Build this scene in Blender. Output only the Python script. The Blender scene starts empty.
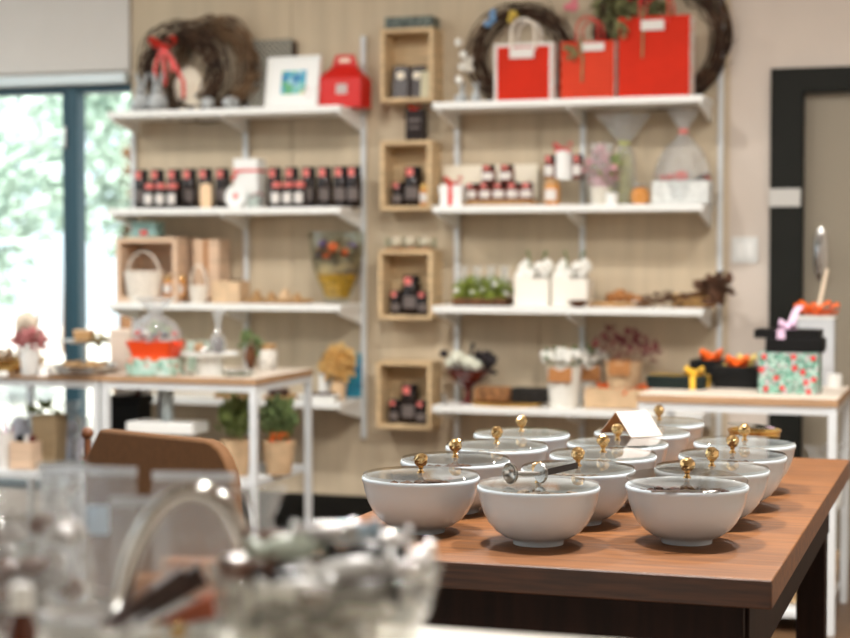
import bpy, bmesh, math, random
from math import sin, cos, pi, radians, sqrt, atan, tan
from mathutils import Vector, Matrix
random.seed(7)
SC = bpy.context.scene
COL = SC.collection
# ------------------------------------------------------------------ camera model
F, CX, CY, HC = 1700.0, 425.0, 319.0, 1.22
PIT = atan(69 / 1700.0)
TH = radians(18.2)          # yaw of the shop wall against the camera
CW = 6.79                   # distance of the wall plane from the camera foot
RZ = -TH
ST, CT = sin(TH), cos(TH)
def ray(x, y):
    a, b = (x - CX) / F, -(y - CY) / F
    return Vector((a, cos(PIT) + b * sin(PIT), -sin(PIT) + b * cos(PIT)))
def hz(x, y, z):            # where the sight line meets height z
    r = ray(x, y); t = (z - HC) / r.z
    return Vector((r.x * t, r.y * t, z))
def wl(x, y, d):            # where the sight line meets the plane d in front of the wall
    r = ray(x, y); t = (CW - d) / (r.x * ST + r.y * CT)
    return Vector((r.x * t, r.y * t, HC + r.z * t))
def at(x, d, z):            # column x, d in front of the wall, height z
    a = (x - CX) / F
    Y = (CW - d + a * (z - HC) * sin(PIT) * ST) / (a * cos(PIT) * ST + CT)
    return Vector((a * (Y * cos(PIT) - (z - HC) * sin(PIT)), Y, z))
def dep(p): return p.y * cos(PIT) - (p.z - HC) * sin(PIT)
def kk(p): return dep(p) / F      # metres per pixel there
def L(s, d, z): return Vector(((CW - d) * ST + s * CT, (CW - d) * CT - s * ST, z))
def S(p): return p.x * CT - p.y * ST     # wall coordinate s of a point
# ------------------------------------------------------------------ materials
def lin(c):
    return tuple(((v / 255) / 12.92 if v / 255 <= .04045 else ((v / 255 + .055) / 1.055) ** 2.4) for v in c) + (1,)
MATS = {}
def mat(name, rgb, rough=.5, metal=0., var=0., scale=25., bump=0., stretch=None, rgb2=None, emit=0, trans=0, coat=0, sss=0):
    if name in MATS: return MATS[name]
    m = bpy.data.materials.new(name); m.use_nodes = True
    nt = m.node_tree; b = nt.nodes['Principled BSDF']
    b.inputs['Roughness'].default_value = rough; b.inputs['Metallic'].default_value = metal
    b.inputs['Base Color'].default_value = lin(rgb)
    if not metal and max(rgb) < 45 and rough > .3: b.inputs['Specular IOR Level'].default_value = .2
    if rough >= .7: b.inputs['Specular IOR Level'].default_value = .25
    if coat: b.inputs['Coat Weight'].default_value = coat
    if var or bump or rgb2:
        tc = nt.nodes.new('ShaderNodeTexCoord'); mp = nt.nodes.new('ShaderNodeMapping')
        nt.links.new(tc.outputs['Object'], mp.inputs['Vector'])
        if stretch: mp.inputs['Scale'].default_value = stretch
        nz = nt.nodes.new('ShaderNodeTexNoise'); nz.inputs['Scale'].default_value = scale; nz.inputs['Detail'].default_value = 5
        nt.links.new(mp.outputs[0], nz.inputs['Vector'])
        if var or rgb2:
            mx = nt.nodes.new('ShaderNodeMix'); mx.data_type = 'RGBA'
            rp = nt.nodes.new('ShaderNodeMapRange'); rp.inputs[1].default_value = .35; rp.inputs[2].default_value = .65
            nt.links.new(nz.outputs['Fac'], rp.inputs[0]); nt.links.new(rp.outputs[0], mx.inputs[0])
            c2 = rgb2 if rgb2 else tuple(max(0, v * (1 - var)) for v in rgb)
            mx.inputs[6].default_value = lin(rgb); mx.inputs[7].default_value = lin(c2)
            nt.links.new(mx.outputs[2], b.inputs['Base Color'])
        if bump:
            bp = nt.nodes.new('ShaderNodeBump'); bp.inputs['Strength'].default_value = bump; bp.inputs['Distance'].default_value = .01
            nt.links.new(nz.outputs['Fac'], bp.inputs['Height']); nt.links.new(bp.outputs[0], b.inputs['Normal'])
    MATS[name] = m; return m
def glass(name, tint=(1, 1, 1), ior=1.5, rough=.02, bump=0., milky=0., scale=30, mcol=(235, 238, 240), gain=1., solid=False):
    if name in MATS: return MATS[name]
    m = bpy.data.materials.new(name); m.use_nodes = True; nt = m.node_tree; nt.nodes.clear()
    o = nt.nodes.new('ShaderNodeOutputMaterial'); tr = nt.nodes.new('ShaderNodeBsdfTransparent'); gl = nt.nodes.new('ShaderNodeBsdfGlossy')
    mx = nt.nodes.new('ShaderNodeMixShader')
    tr.inputs[0].default_value = tint + (1,); gl.inputs['Roughness'].default_value = rough
    src = tr.outputs[0]
    if milky:
        df = nt.nodes.new('ShaderNodeBsdfDiffuse'); df.inputs[0].default_value = lin(mcol)
        m2 = nt.nodes.new('ShaderNodeMixShader'); m2.inputs[0].default_value = milky
        nt.links.new(tr.outputs[0], m2.inputs[1]); nt.links.new(df.outputs[0], m2.inputs[2]); src = m2.outputs[0]
    if bump:
        tc = nt.nodes.new('ShaderNodeTexCoord'); nz = nt.nodes.new('ShaderNodeTexNoise'); nz.inputs['Scale'].default_value = scale; nz.inputs['Detail'].default_value = 2
        nt.links.new(tc.outputs['Object'], nz.inputs['Vector'])
        bp = nt.nodes.new('ShaderNodeBump'); bp.inputs['Strength'].default_value = bump; bp.inputs['Distance'].default_value = .02
        nt.links.new(nz.outputs['Fac'], bp.inputs['Height']); nt.links.new(bp.outputs[0], gl.inputs['Normal'])
    lw = nt.nodes.new('ShaderNodeLayerWeight'); lw.inputs[0].default_value = .5      # schlick curve, same from both sides of the film
    if bump: nt.links.new(bp.outputs[0], lw.inputs['Normal'])
    pw = nt.nodes.new('ShaderNodeMath'); pw.operation = 'POWER'; pw.inputs[1].default_value = 5; nt.links.new(lw.outputs['Facing'], pw.inputs[0])
    r0 = ((ior - 1) / (ior + 1)) ** 2
    ma = nt.nodes.new('ShaderNodeMath'); ma.operation = 'MULTIPLY_ADD'; ma.inputs[1].default_value = 1 - r0; ma.inputs[2].default_value = r0; nt.links.new(pw.outputs[0], ma.inputs[0])
    f = ma.outputs[0]
    if solid:                                             # a solid pane: only the outer face mirrors
        ge = nt.nodes.new('ShaderNodeNewGeometry'); om = nt.nodes.new('ShaderNodeMath'); om.operation = 'SUBTRACT'; om.inputs[0].default_value = 1; nt.links.new(ge.outputs['Backfacing'], om.inputs[1])
        mb_ = nt.nodes.new('ShaderNodeMath'); mb_.operation = 'MULTIPLY'; nt.links.new(f, mb_.inputs[0]); nt.links.new(om.outputs[0], mb_.inputs[1]); f = mb_.outputs[0]
    if gain != 1:
        mm = nt.nodes.new('ShaderNodeMath'); mm.operation = 'MULTIPLY'; mm.use_clamp = True; mm.inputs[1].default_value = gain
        nt.links.new(f, mm.inputs[0]); f = mm.outputs[0]
    nt.links.new(f, mx.inputs[0]); nt.links.new(src, mx.inputs[1]); nt.links.new(gl.outputs[0], mx.inputs[2])
    nt.links.new(mx.outputs[0], o.inputs[0]); MATS[name] = m; return m
def spots(name, base, cols, scale, rough=.5):       # printed paper: cells of colour
    if name in MATS: return MATS[name]
    m = bpy.data.materials.new(name); m.use_nodes = True; nt = m.node_tree; b = nt.nodes['Principled BSDF']; b.inputs['Roughness'].default_value = rough
    tc = nt.nodes.new('ShaderNodeTexCoord'); vo = nt.nodes.new('ShaderNodeTexVoronoi'); vo.inputs['Scale'].default_value = scale
    nt.links.new(tc.outputs['Object'], vo.inputs['Vector'])
    sp = nt.nodes.new('ShaderNodeSeparateColor'); nt.links.new(vo.outputs['Color'], sp.inputs[0])
    cr = nt.nodes.new('ShaderNodeValToRGB'); cr.color_ramp.interpolation = 'CONSTANT'
    n = len(cols)
    for i, c in enumerate(cols):
        e = cr.color_ramp.elements[i] if i < 2 else cr.color_ramp.elements.new(i / n)
        e.position = i / n; e.color = lin(c)
    nt.links.new(sp.outputs[0], cr.inputs[0]); nt.links.new(cr.outputs[0], b.inputs['Base Color'])
    MATS[name] = m; return m
def checks(name, c1, c2, scale):
    m = bpy.data.materials.new(name); m.use_nodes = True; nt = m.node_tree; b = nt.nodes['Principled BSDF']; b.inputs['Roughness'].default_value = .8
    tc = nt.nodes.new('ShaderNodeTexCoord'); ck = nt.nodes.new('ShaderNodeTexChecker'); ck.inputs['Scale'].default_value = scale
    ck.inputs[1].default_value = lin(c1); ck.inputs[2].default_value = lin(c2)
    nt.links.new(tc.outputs['Object'], ck.inputs['Vector']); nt.links.new(ck.outputs[0], b.inputs['Base Color']); return m
def planks(name, c1, c2, c3, w, ln, rough=.4, rot=0, grain=.35):
    m = bpy.data.materials.new(name); m.use_nodes = True; nt = m.node_tree; b = nt.nodes['Principled BSDF']; b.inputs['Roughness'].default_value = rough
    tc = nt.nodes.new('ShaderNodeTexCoord'); mp = nt.nodes.new('ShaderNodeMapping'); mp.inputs['Rotation'].default_value[2] = rot
    nt.links.new(tc.outputs['Object'], mp.inputs['Vector'])
    br = nt.nodes.new('ShaderNodeTexBrick'); br.inputs['Scale'].default_value = 1; br.inputs['Brick Width'].default_value = ln; br.inputs['Row Height'].default_value = w
    br.inputs['Mortar Size'].default_value = .0012; br.inputs['Color1'].default_value = lin(c1); br.inputs['Color2'].default_value = lin(c2); br.inputs['Mortar'].default_value = lin(c3)
    nt.links.new(mp.outputs[0], br.inputs['Vector'])
    m2 = nt.nodes.new('ShaderNodeMapping'); m2.inputs['Rotation'].default_value[2] = rot; m2.inputs['Scale'].default_value = (2.5, 45, 45)
    nt.links.new(tc.outputs['Object'], m2.inputs['Vector'])
    nz = nt.nodes.new('ShaderNodeTexNoise'); nz.inputs['Scale'].default_value = 1.6; nz.inputs['Detail'].default_value = 6; nz.inputs['Distortion'].default_value = .6
    nt.links.new(m2.outputs[0], nz.inputs['Vector'])
    mx = nt.nodes.new('ShaderNodeMix'); mx.data_type = 'RGBA'; mx.blend_type = 'MULTIPLY'; mx.inputs[0].default_value = grain
    nt.links.new(br.outputs[0], mx.inputs[6]); 
    cr = nt.nodes.new('ShaderNodeValToRGB'); cr.color_ramp.elements[0].position = .35; cr.color_ramp.elements[0].color = (.25, .2, .16, 1); cr.color_ramp.elements[1].position = .62
    nt.links.new(nz.outputs['Fac'], cr.inputs[0]); nt.links.new(cr.outputs[0], mx.inputs[7]); nt.links.new(mx.outputs[2], b.inputs['Base Color'])
    bp = nt.nodes.new('ShaderNodeBump'); bp.inputs['Strength'].default_value = .12; bp.inputs['Distance'].default_value = .003
    nt.links.new(nz.outputs['Fac'], bp.inputs['Height']); nt.links.new(bp.outputs[0], b.inputs['Normal'])
    return m
# ------------------------------------------------------------------ mesh builder
class MB:
    def __init__(s): s.v = []; s.f = []
    def add(s, vs, fs, M=None):
        o = len(s.v)
        for v in vs: s.v.append(tuple(M @ Vector(v)) if M else tuple(v))
        for f in fs: s.f.append([i + o for i in f])
        return s
    def box(s, c, d, rz=0, rx=0, ry=0, top=(1, 1)):
        x, y, z = d[0] / 2, d[1] / 2, d[2] / 2; tx, ty = x * top[0], y * top[1]
        vs = [(-x, -y, -z), (x, -y, -z), (x, y, -z), (-x, y, -z), (-tx, -ty, z), (tx, -ty, z), (tx, ty, z), (-tx, ty, z)]
        M = Matrix.Translation(c) @ Matrix.Rotation(rz, 4, 'Z') @ Matrix.Rotation(ry, 4, 'Y') @ Matrix.Rotation(rx, 4, 'X')
        return s.add(vs, [(0, 3, 2, 1), (4, 5, 6, 7), (0, 1, 5, 4), (1, 2, 6, 5), (2, 3, 7, 6), (3, 0, 4, 7)], M)
    def lathe(s, prof, c=(0, 0, 0), n=32, sx=1, sy=1, M=None, cap=True, jit=0, pleat=0, npl=9):
        vs = []; fs = []
        for i, (r, z) in enumerate(prof):
            for j in range(n):
                a = 2 * pi * j / n
                q = r * (1 + random.uniform(-jit, jit) + pleat * sin(npl * a + i * .7))
                vs.append((c[0] + q * cos(a) * sx, c[1] + q * sin(a) * sy, c[2] + z))
        for i in range(len(prof) - 1):
            for j in range(n):
                k = (j + 1) % n; fs.append((i * n + j, i * n + k, (i + 1) * n + k, (i + 1) * n + j))
        if cap:
            if prof[0][0] > 1e-4: fs.append(tuple(range(n - 1, -1, -1)))
            if prof[-1][0] > 1e-4: fs.append(tuple((len(prof) - 1) * n + j for j in range(n)))
        return s.add(vs, fs, M)
    def ball(s, c, r, n=14, M=None, jit=0):
        if not hasattr(r, '__len__'): r = (r, r, r)
        m = n // 2; prof = [(sin(pi * i / m), -cos(pi * i / m)) for i in range(m + 1)]
        vs = [(0, 0, -1)]; fs = []
        for i in range(1, m):
            for j in range(n):
                q = 1 + random.uniform(-jit, jit)
                vs.append((prof[i][0] * cos(2 * pi * j / n) * q, prof[i][0] * sin(2 * pi * j / n) * q, prof[i][1] * q))
        vs.append((0, 0, 1)); e = len(vs) - 1
        for j in range(n):
            k = (j + 1) % n; fs.append((0, 1 + k, 1 + j)); fs.append((e, 1 + (m - 2) * n + j, 1 + (m - 2) * n + k))
            for i in range(m - 2): fs.append((1 + i * n + j, 1 + i * n + k, 1 + (i + 1) * n + k, 1 + (i + 1) * n + j))
        T = Matrix.Translation(c) @ (M if M else Matrix()) @ Matrix.Diagonal((r[0], r[1], r[2], 1))
        return s.add(vs, fs, T)
    def tube(s, pts, r, n=8, closed=False):
        pts = [Vector(p) for p in pts]; N = len(pts)
        rs = r if hasattr(r, '__len__') else [r] * N
        vs = []; fs = []; up = Vector((.13, .31, .94)).normalized()
        for i, p in enumerate(pts):
            a = pts[(i + 1) % N] if closed or i < N - 1 else p; b = pts[i - 1] if closed or i > 0 else p
            t = (a - b); t = t.normalized() if t.length > 1e-9 else Vector((0, 0, 1))
            u = t.cross(up); u = u.normalized() if u.length > .05 else t.cross(Vector((1, 0, 0))).normalized()
            w = t.cross(u)
            for j in range(n):
                an = 2 * pi * j / n; vs.append(p + (u * cos(an) + w * sin(an)) * rs[i])
        for i in range(N if closed else N - 1):
            q = (i + 1) % N
            for j in range(n):
                k = (j + 1) % n; fs.append((i * n + j, i * n + k, q * n + k, q * n + j))
        if not closed: fs.append(tuple(range(n - 1, -1, -1))); fs.append(tuple((N - 1) * n + j for j in range(n)))
        return s.add(vs, fs)
    def strip(s, pts, wv, th=.001):          # ribbon: centre line, half-width vector(s), thickness handled by solid faces
        pts = [Vector(p) for p in pts]; N = len(pts)
        ws = wv if isinstance(wv, list) else [Vector(wv)] * N
        vs = []; fs = []
        for i, p in enumerate(pts):
            a = pts[min(i + 1, N - 1)]; b = pts[max(i - 1, 0)]; t = (a - b).normalized(); w = Vector(ws[i]); nn = t.cross(w)
            nn = nn.normalized() * th if nn.length > 1e-9 else Vector((0, th, 0))
            vs += [p - w - nn, p + w - nn, p + w + nn, p - w + nn]
        for i in range(N - 1):
            for j in range(4):
                k = (j + 1) % 4; fs.append((i * 4 + j, i * 4 + k, i * 4 + 4 + k, i * 4 + 4 + j))
        fs.append((3, 2, 1, 0)); fs.append(tuple((N - 1) * 4 + j for j in range(4)))
        return s.add(vs, fs)
    def prism(s, poly, y0, y1, M=None):       # polygon in x,z extruded along y
        n = len(poly); vs = [(x, y0, z) for x, z in poly] + [(x, y1, z) for x, z in poly]
        fs = [tuple(range(n)), tuple(range(2 * n - 1, n - 1, -1))]
        for i in range(n):
            k = (i + 1) % n; fs.append((i, i + n, k + n, k))
        return s.add(vs, fs, M)
    def plate(s, poly, z0, z1, M=None):       # polygon in x,y extruded along z
        n = len(poly); vs = [(x, y, z0) for x, y in poly] + [(x, y, z1) for x, y in poly]
        fs = [tuple(range(n - 1, -1, -1)), tuple(range(n, 2 * n))]
        for i in range(n):
            k = (i + 1) % n; fs.append((i, k, k + n, i + n))
        return s.add(vs, fs, M)
    def leaves(s, c, rad, n, size, up=.4, shell=0.):
        for _ in range(n):
            while True:
                p = Vector((random.uniform(-1, 1), random.uniform(-1, 1), random.uniform(-1, 1)))
                if shell < p.length < 1: break
            q = Vector((c[0] + p.x * rad[0], c[1] + p.y * rad[1], c[2] + p.z * rad[2]))
            d = (p + Vector((random.uniform(-.6, .6), random.uniform(-.6, .6), up + random.uniform(-.4, .4)))).normalized()
            w = d.cross(Vector((random.uniform(-1, 1), random.uniform(-1, 1), random.uniform(-1, 1)))).normalized()
            nn = d.cross(w); l = size * random.uniform(.6, 1.3); b = l * .3
            s.add([q, q + d * l * .5 + w * b + nn * b * .4, q + d * l, q + d * l * .5 - w * b + nn * b * .4, q + d * l * .5 - nn * b * .15], [(0, 1, 4), (1, 2, 4), (2, 3, 4), (3, 0, 4)])
        return s
    def build(s, name, m, parent=None, bevel=0, smooth=40, loc=None, rot=None, solid=0, seg=2):
        me = bpy.data.meshes.new(name); me.from_pydata([tuple(v) for v in s.v], [], s.f); me.validate(); me.update()
        bm = bmesh.new(); bm.from_mesh(me); bmesh.ops.recalc_face_normals(bm, faces=bm.faces); bm.to_mesh(me); bm.free()
        if smooth:
            for p in me.polygons: p.use_smooth = True
            me.set_sharp_from_angle(angle=radians(smooth))
        me.materials.append(m)
        o = bpy.data.objects.new(name, me); COL.objects.link(o)
        if parent: o.parent = parent
        if loc is not None: o.location = loc
        if rot is not None: o.rotation_euler = rot
        if solid:
            md = o.modifiers.new('solid', 'SOLIDIFY'); md.thickness = solid; md.offset = 0
        if bevel:
            md = o.modifiers.new('bevel', 'BEVEL'); md.width = bevel; md.segments = seg; md.limit_method = 'ANGLE'; md.angle_limit = radians(40); md.harden_normals = False
        return o
def tag(o, label, cat, group=None, kind=None):
    o['label'] = label; o['category'] = cat
    if group: o['group'] = group
    if kind: o['kind'] = kind
    return o
def thing(name, label, cat, loc=(0, 0, 0), rz=RZ, group=None, rx=0, ry=0):
    o = bpy.data.objects.new(name, None); COL.objects.link(o); o.empty_display_size = .03
    o.location = loc; o.rotation_euler = (rx, ry, rz); return tag(o, label, cat, group)
def struct(o, label=None):
    o['kind'] = 'structure'
    if label: o['label'] = label
    return o
def dup(root, loc, label, rz=None, group=None, scale=None):
    r = root.copy(); COL.objects.link(r); r.location = loc; r['label'] = label
    if rz is not None: r.rotation_euler = (0, 0, rz)
    if group: r['group'] = group
    if scale: r.scale = (scale, scale, scale)
    for ch in list(root.children):
        c = ch.copy(); COL.objects.link(c); c.parent = r
        for g in list(ch.children):
            e = g.copy(); COL.objects.link(e); e.parent = c
    return r
FIRST = {}
def inst(key, maker, loc, label, rz=RZ, group=None):      # the first one is built, the others are copies of it
    if key not in FIRST:
        o = maker(); FIRST[key] = o; o.location = loc; o.rotation_euler = (0, 0, rz); o['label'] = label
        if group: o['group'] = group
        return o
    return dup(FIRST[key], loc, label, rz, group)
WORLD_S=1.9
LAMP_S=1.9
# ------------------------------------------------------------------ palette
PLY = mat('plywood_panel', (205, 188, 161), .75, var=.06, scale=3, stretch=(6, 6, .6), bump=.02)
WHITEWALL = mat('white_wall_paint', (212, 207, 200), .85, var=.02, scale=4)
PINKWALL = mat('warm_wall_paint', (212, 200, 188), .85, var=.03, scale=3)
WHITE = mat('white_lacquer', (236, 236, 232), .35)
WMETAL = mat('white_metal', (214, 217, 218), .45)
BLACKP = mat('black_paint', (30, 28, 24), .5)
TEAL = mat('teal_frame', (24, 68, 82), .4)
DKGREEN = mat('dark_green_frame', (24, 25, 20), .7)
TAUPE = mat('taupe_door', (142, 132, 114), .6)
CHROME = mat('chrome', (220, 222, 224), .15, 1)
SILVER = mat('brushed_silver', (190, 188, 184), .25, 1)
GOLD = mat('gold', (218, 184, 130), .14, 1)
BRASS = mat('brass', (206, 166, 98), .26, 1)
PORC = mat('porcelain', (212, 223, 231), .16, coat=.2)
LIDG = glass('lid_glass', (.8, .79, .77), 1.65, .01, solid=True)
GLASS = glass('clear_glass', (.93, .96, .95), 1.5, .02)
CELLO = glass('cellophane', (.97, .98, .98), 1.4, .06, bump=1., milky=.2, scale=50, gain=2.2)
POUCH = glass('pouch_film', (.93, .93, .93), 1.4, .12, bump=.6, milky=.16, scale=14, mcol=(222, 224, 226), gain=1.5)
CRYST = glass('crystal', (.96, .96, .94), 1.5, .05, bump=.7, milky=.1, scale=70, gain=1.3, mcol=(232, 228, 214))
BOXWOOD = mat('pale_pine', (222, 192, 148), .6, var=.15, scale=8, stretch=(1, 1, 8))
TABLEWOOD = mat('pale_table_wood', (184, 146, 110), .55, var=.12, scale=6, stretch=(1, 9, 9))
CREAM = mat('cream_card', (238, 228, 208), .7)
PAPER = mat('white_paper', (220, 215, 209), .7); CARD = mat('tent_card_stock', (178, 168, 160), .8)
KRAFT = mat('kraft', (176, 120, 72), .8, var=.08)
RED = mat('red_paper', (200, 40, 12), .75, var=.05, scale=10)
CORAL = mat('coral_paper', (208, 62, 34), .75, var=.06, scale=8)
REDRIB = mat('red_ribbon', (216, 40, 28), .35)
ORANGE = mat('orange_ribbon', (240, 104, 28), .4)
YELLOW = mat('yellow_ribbon', (236, 186, 60), .4)
LILAC = mat('lilac_ribbon', (222, 190, 214), .4)
PINK = mat('pink_petal', (222, 150, 150), .6, var=.25, scale=40)
CHOC = mat('chocolate', (66, 36, 24), .35, var=.2)
DARKJAR = mat('dark_jar_contents', (26, 14, 12), .2)
BROWNJAR = mat('brown_jar_contents', (104, 40, 24), .14, coat=.5)
AMBER = mat('honey_jar_contents', (206, 140, 70), .15, coat=.5)
LIDBLK = mat('black_lid', (24, 18, 18), .4)
TAGPINK = mat('coral_tag', (222, 116, 108), .5)
BLACKBOX = mat('black_card', (13, 12, 11), .6)
GREENBOX = mat('bottle_green_card', (24, 34, 31), .55)
LEAF = mat('green_leaf', (150, 168, 96), .6, var=.35, scale=30)
DKLEAF = mat('dark_green_leaf', (124, 146, 90), .6, var=.35, scale=30)
VINE = mat('grapevine', (88, 66, 50), .85, rgb2=(44, 32, 26), scale=14)
VINE2 = mat('pale_vine', (150, 120, 90), .85, rgb2=(76, 56, 42), scale=14)
STONE = mat('grey_ceramic', (186, 190, 190), .6, var=.25, scale=20, bump=.2)
FLORAL = spots('floral_print', (0, 0, 0), [(176, 202, 190), (84, 150, 128), (130, 180, 160), (104, 136, 124), (70, 120, 100), (156, 190, 178), (92, 134, 112), (196, 160, 170)], 130)
FLORAL2 = spots('pale_floral_print', (0, 0, 0), [(196, 218, 206), (130, 180, 160), (170, 206, 190), (214, 226, 216), (150, 170, 150), (206, 150, 130), (180, 210, 196)], 60)
WHITEFL = mat('white_petal', (240, 238, 230), .7)
DKRED = mat('dark_red_glass', (92, 26, 22), .12, coat=.6)
BURG = mat('burgundy_petal', (140, 72, 74), .7, var=.3, scale=30)
TERR = mat('cream_clay', (214, 182, 144), .7, var=.08)
TAN = mat('tan_wood', (190, 148, 98), .6, var=.2, scale=10, stretch=(1, 8, 8))
BARK = mat('driftwood', (120, 82, 52), .8, var=.4, scale=25)
LEATHER = mat('brown_leather', (108, 74, 44), .75, var=.06, scale=60, bump=.08)

# ------------------------------------------------------------------ camera
cam = bpy.data.cameras.new('camera'); co = bpy.data.objects.new('camera', cam); COL.objects.link(co); SC.camera = co
co.location = (0, 0, HC); co.rotation_euler = (pi / 2 - PIT, 0, 0)
cam.sensor_width = 36; cam.lens = F / 850 * 36; cam.clip_start = .05; cam.clip_end = 200
cam.dof.use_dof = True; cam.dof.focus_distance = 2.8; cam.dof.aperture_fstop = 3.8; cam.dof.aperture_blades = 0
SC.view_settings.view_transform = 'Standard'; SC.view_settings.look = 'None'; SC.view_settings.gamma = 1; SC.view_settings.exposure = 0.0
try: SC.cycles.transparent_max_bounces = 24
except Exception: pass

# ------------------------------------------------------------------ light: white sky outside, a sun on the street, ceiling lamps with added fill
w = bpy.data.worlds.new('world'); SC.world = w; w.use_nodes = True
bg = w.node_tree.nodes['Background']; bg.inputs[0].default_value = (.82, .94, 1, 1); bg.inputs[1].default_value = WORLD_S
def lamp(name, p, e, size, col=(1, .97, .93), aim=None):
    ld = bpy.data.lights.new(name, 'AREA'); ld.shape = 'DISK'; ld.size = size; ld.energy = e; ld.color = col
    o = bpy.data.objects.new(name, ld); COL.objects.link(o); o.location = p
    if aim is not None: o.rotation_euler = (Vector(aim) - Vector(p)).to_track_quat('-Z', 'Y').to_euler()
for i, (x, y, e) in enumerate([(-.02, 2.85, 38), (.93, 3.15, 38), (-.1, 1.0, 4), (-1.6, 5.3, 17), (-.2, 5.1, 14.5), (1.25, 4.6, 13.5), (-2.8, 5.6, 17)]):  # the foreground and far left ones are added fill for counter and soffit
    lamp('ceiling_and_fill_lamp', (x, y, 2.7), e * LAMP_S, .1)
sd = bpy.data.lights.new('sun', 'SUN'); sd.energy = 15; sd.angle = radians(1); sd.color = (1, .96, .9)
so = bpy.data.objects.new('sun', sd); COL.objects.link(so); so.location = (-3, 0, 9); so.rotation_euler = Vector((-.1, .62, -.78)).to_track_quat('-Z', 'Y').to_euler()

# ------------------------------------------------------------------ room shell (wall frame: x along the wall, y into it)
W0 = L(0, 0, 0)
def shell(name, mb, m, **k): return struct(mb.build(name, m, loc=W0, rot=(0, 0, RZ), **k))
s_of = lambda x, y=250: S(wl(x, y, 0))
sPL = s_of(134, 250); sPR = s_of(729, 250)             # plywood panel edges
sD0 = s_of(771, 200); sD1 = s_of(803, 200)             # dark door frame
zD = wl(790, 69, 0).z; zD1 = wl(805, 92, 0).z
zW = wl(60, 86, 0).z                                   # window head
sW0, sW1 = sPL - 2.5, sPL - .005
CEIL = 2.78
DW = .92
b = MB()
b.box(((sW1 + sD0) / 2, .08, CEIL / 2), (sD0 - sW1, .16, CEIL))
b.box(((sW0 + sW1) / 2, .08, (zW + CEIL) / 2), (sW1 - sW0, .16, CEIL - zW))
b.box(((sW0 + sW1) / 2, .08, .06), (sW1 - sW0, .16, .12))
b.box((sW0 - 1.1, .08, CEIL / 2), (2.2, .16, CEIL))
b.box(((sD0 + sD1 + DW + .13) / 2, .08, (zD + CEIL) / 2), (sD1 + DW + .13 - sD0, .16, CEIL - zD))
b.box((sD1 + DW + .13 + .5, .08, CEIL / 2), (1.0, .16, CEIL))
shell('wall_back', b, PINKWALL)
b = MB(); b.box(((sPL + sPR) / 2, -.006, (CEIL + .0) / 2 + .085), (sPR - sPL, .012, CEIL - .17)); 
ply = planks('plywood', (205, 186, 160), (201, 183, 158), (150, 132, 110), 1.2, .72, .7, rot=0, grain=.1)
b2 = MB(); g = .003; n = 3; x0 = sPL; segs = [s_of(293), s_of(293) + (s_of(540) - s_of(293))]
ed = [sPL] + segs + [sPR]
bb = MB()
for i in range(3): bb.box(((ed[i] + ed[i + 1]) / 2, -.006, CEIL / 2 + .085), (ed[i + 1] - ed[i] - g, .012, CEIL - .17))
shell('trim_1', bb, PLY)
b = MB(); b.box(((sW0 + sW1) / 2, -.012, zW + (CEIL - zW) / 2 + .03), (sW1 - sW0, .024, CEIL - zW - .06)); shell('trim_2', b, WHITEWALL)
b = MB(); b.box(((sW0 + sW1) / 2, -.03, zW + .022), (sW1 - sW0 - .01, .06, .045)); shell('trim_3', b, mat('pale_blind_case', (214, 226, 228), .4), bevel=.004)
b = MB(); b.box(((sPL + sD0) / 2, -.012, .085), (sD0 - sPL, .024, .17)); shell('baseboard_back', b, BLACKP, bevel=.003)
b = MB(); b.box((0, 0, -.03), (14, 12, .06))
fl = planks('floor_boards', (112, 84, 58), (100, 74, 50), (46, 32, 22), .14, 1.6, .4, grain=.5)
struct(b.build('floor', fl, loc=(L(0, 4, 0).x, L(0, 4, 0).y, -.0), rot=(0, 0, RZ)))
b = MB(); b.box((0, 0, .05), (11, 10.4, .1)); struct(b.build('ceiling', mat('ceiling_paint', (222, 218, 210), .9), loc=L(0, 5.0, CEIL), rot=(0, 0, RZ)))
sR = sD1 + DW + 1.1
b = MB(); b.box((.06, -4.5, CEIL / 2), (.12, 9.1, CEIL)); struct(b.build('wall_right', PINKWALL, loc=L(sR, 0, 0), rot=(0, 0, RZ)))
fx = Vector((-3.0, 3.0, 0))
b = MB()                                                # wall behind the camera, shop window in its left half
RY = 8.6
b.box((0, 0, CEIL / 2), (0, 0, 0)) if 0 else None
r0, r1 = -5.4, sR
q0, q1 = -4.0, -3.4
b.box(((r0 + q0) / 2, 0, CEIL / 2), (q0 - r0, .14, CEIL)); b.box(((q1 + r1) / 2, 0, CEIL / 2), (r1 - q1, .14, CEIL))
b.box(((q0 + q1) / 2, 0, .3), (q1 - q0, .14, .6)); b.box(((q0 + q1) / 2, 0, (2.5 + CEIL) / 2), (q1 - q0, .14, CEIL - 2.5))
struct(b.build('wall_rear', mat('bounce_cut_grey', (120, 114, 108), .9), loc=L(0, RY, 0), rot=(0, 0, RZ)))  # unseen wall, dark grey picked to cut bounce onto the table front
b = MB(); b.box((0, -RY / 2, .3), (.14, RY, .6)); b.box((0, -RY / 2, (2.5 + CEIL) / 2), (.14, RY, CEIL - 2.5))
b.box((0, -.2, 1.55), (.14, .4, 1.9)); b.box((0, -RY + 2.0, 1.55), (.14, 4.0, 1.9))
struct(b.build('wall_left', WHITEWALL, loc=L(-6.3, 0, 0), rot=(0, 0, RZ)))
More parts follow.
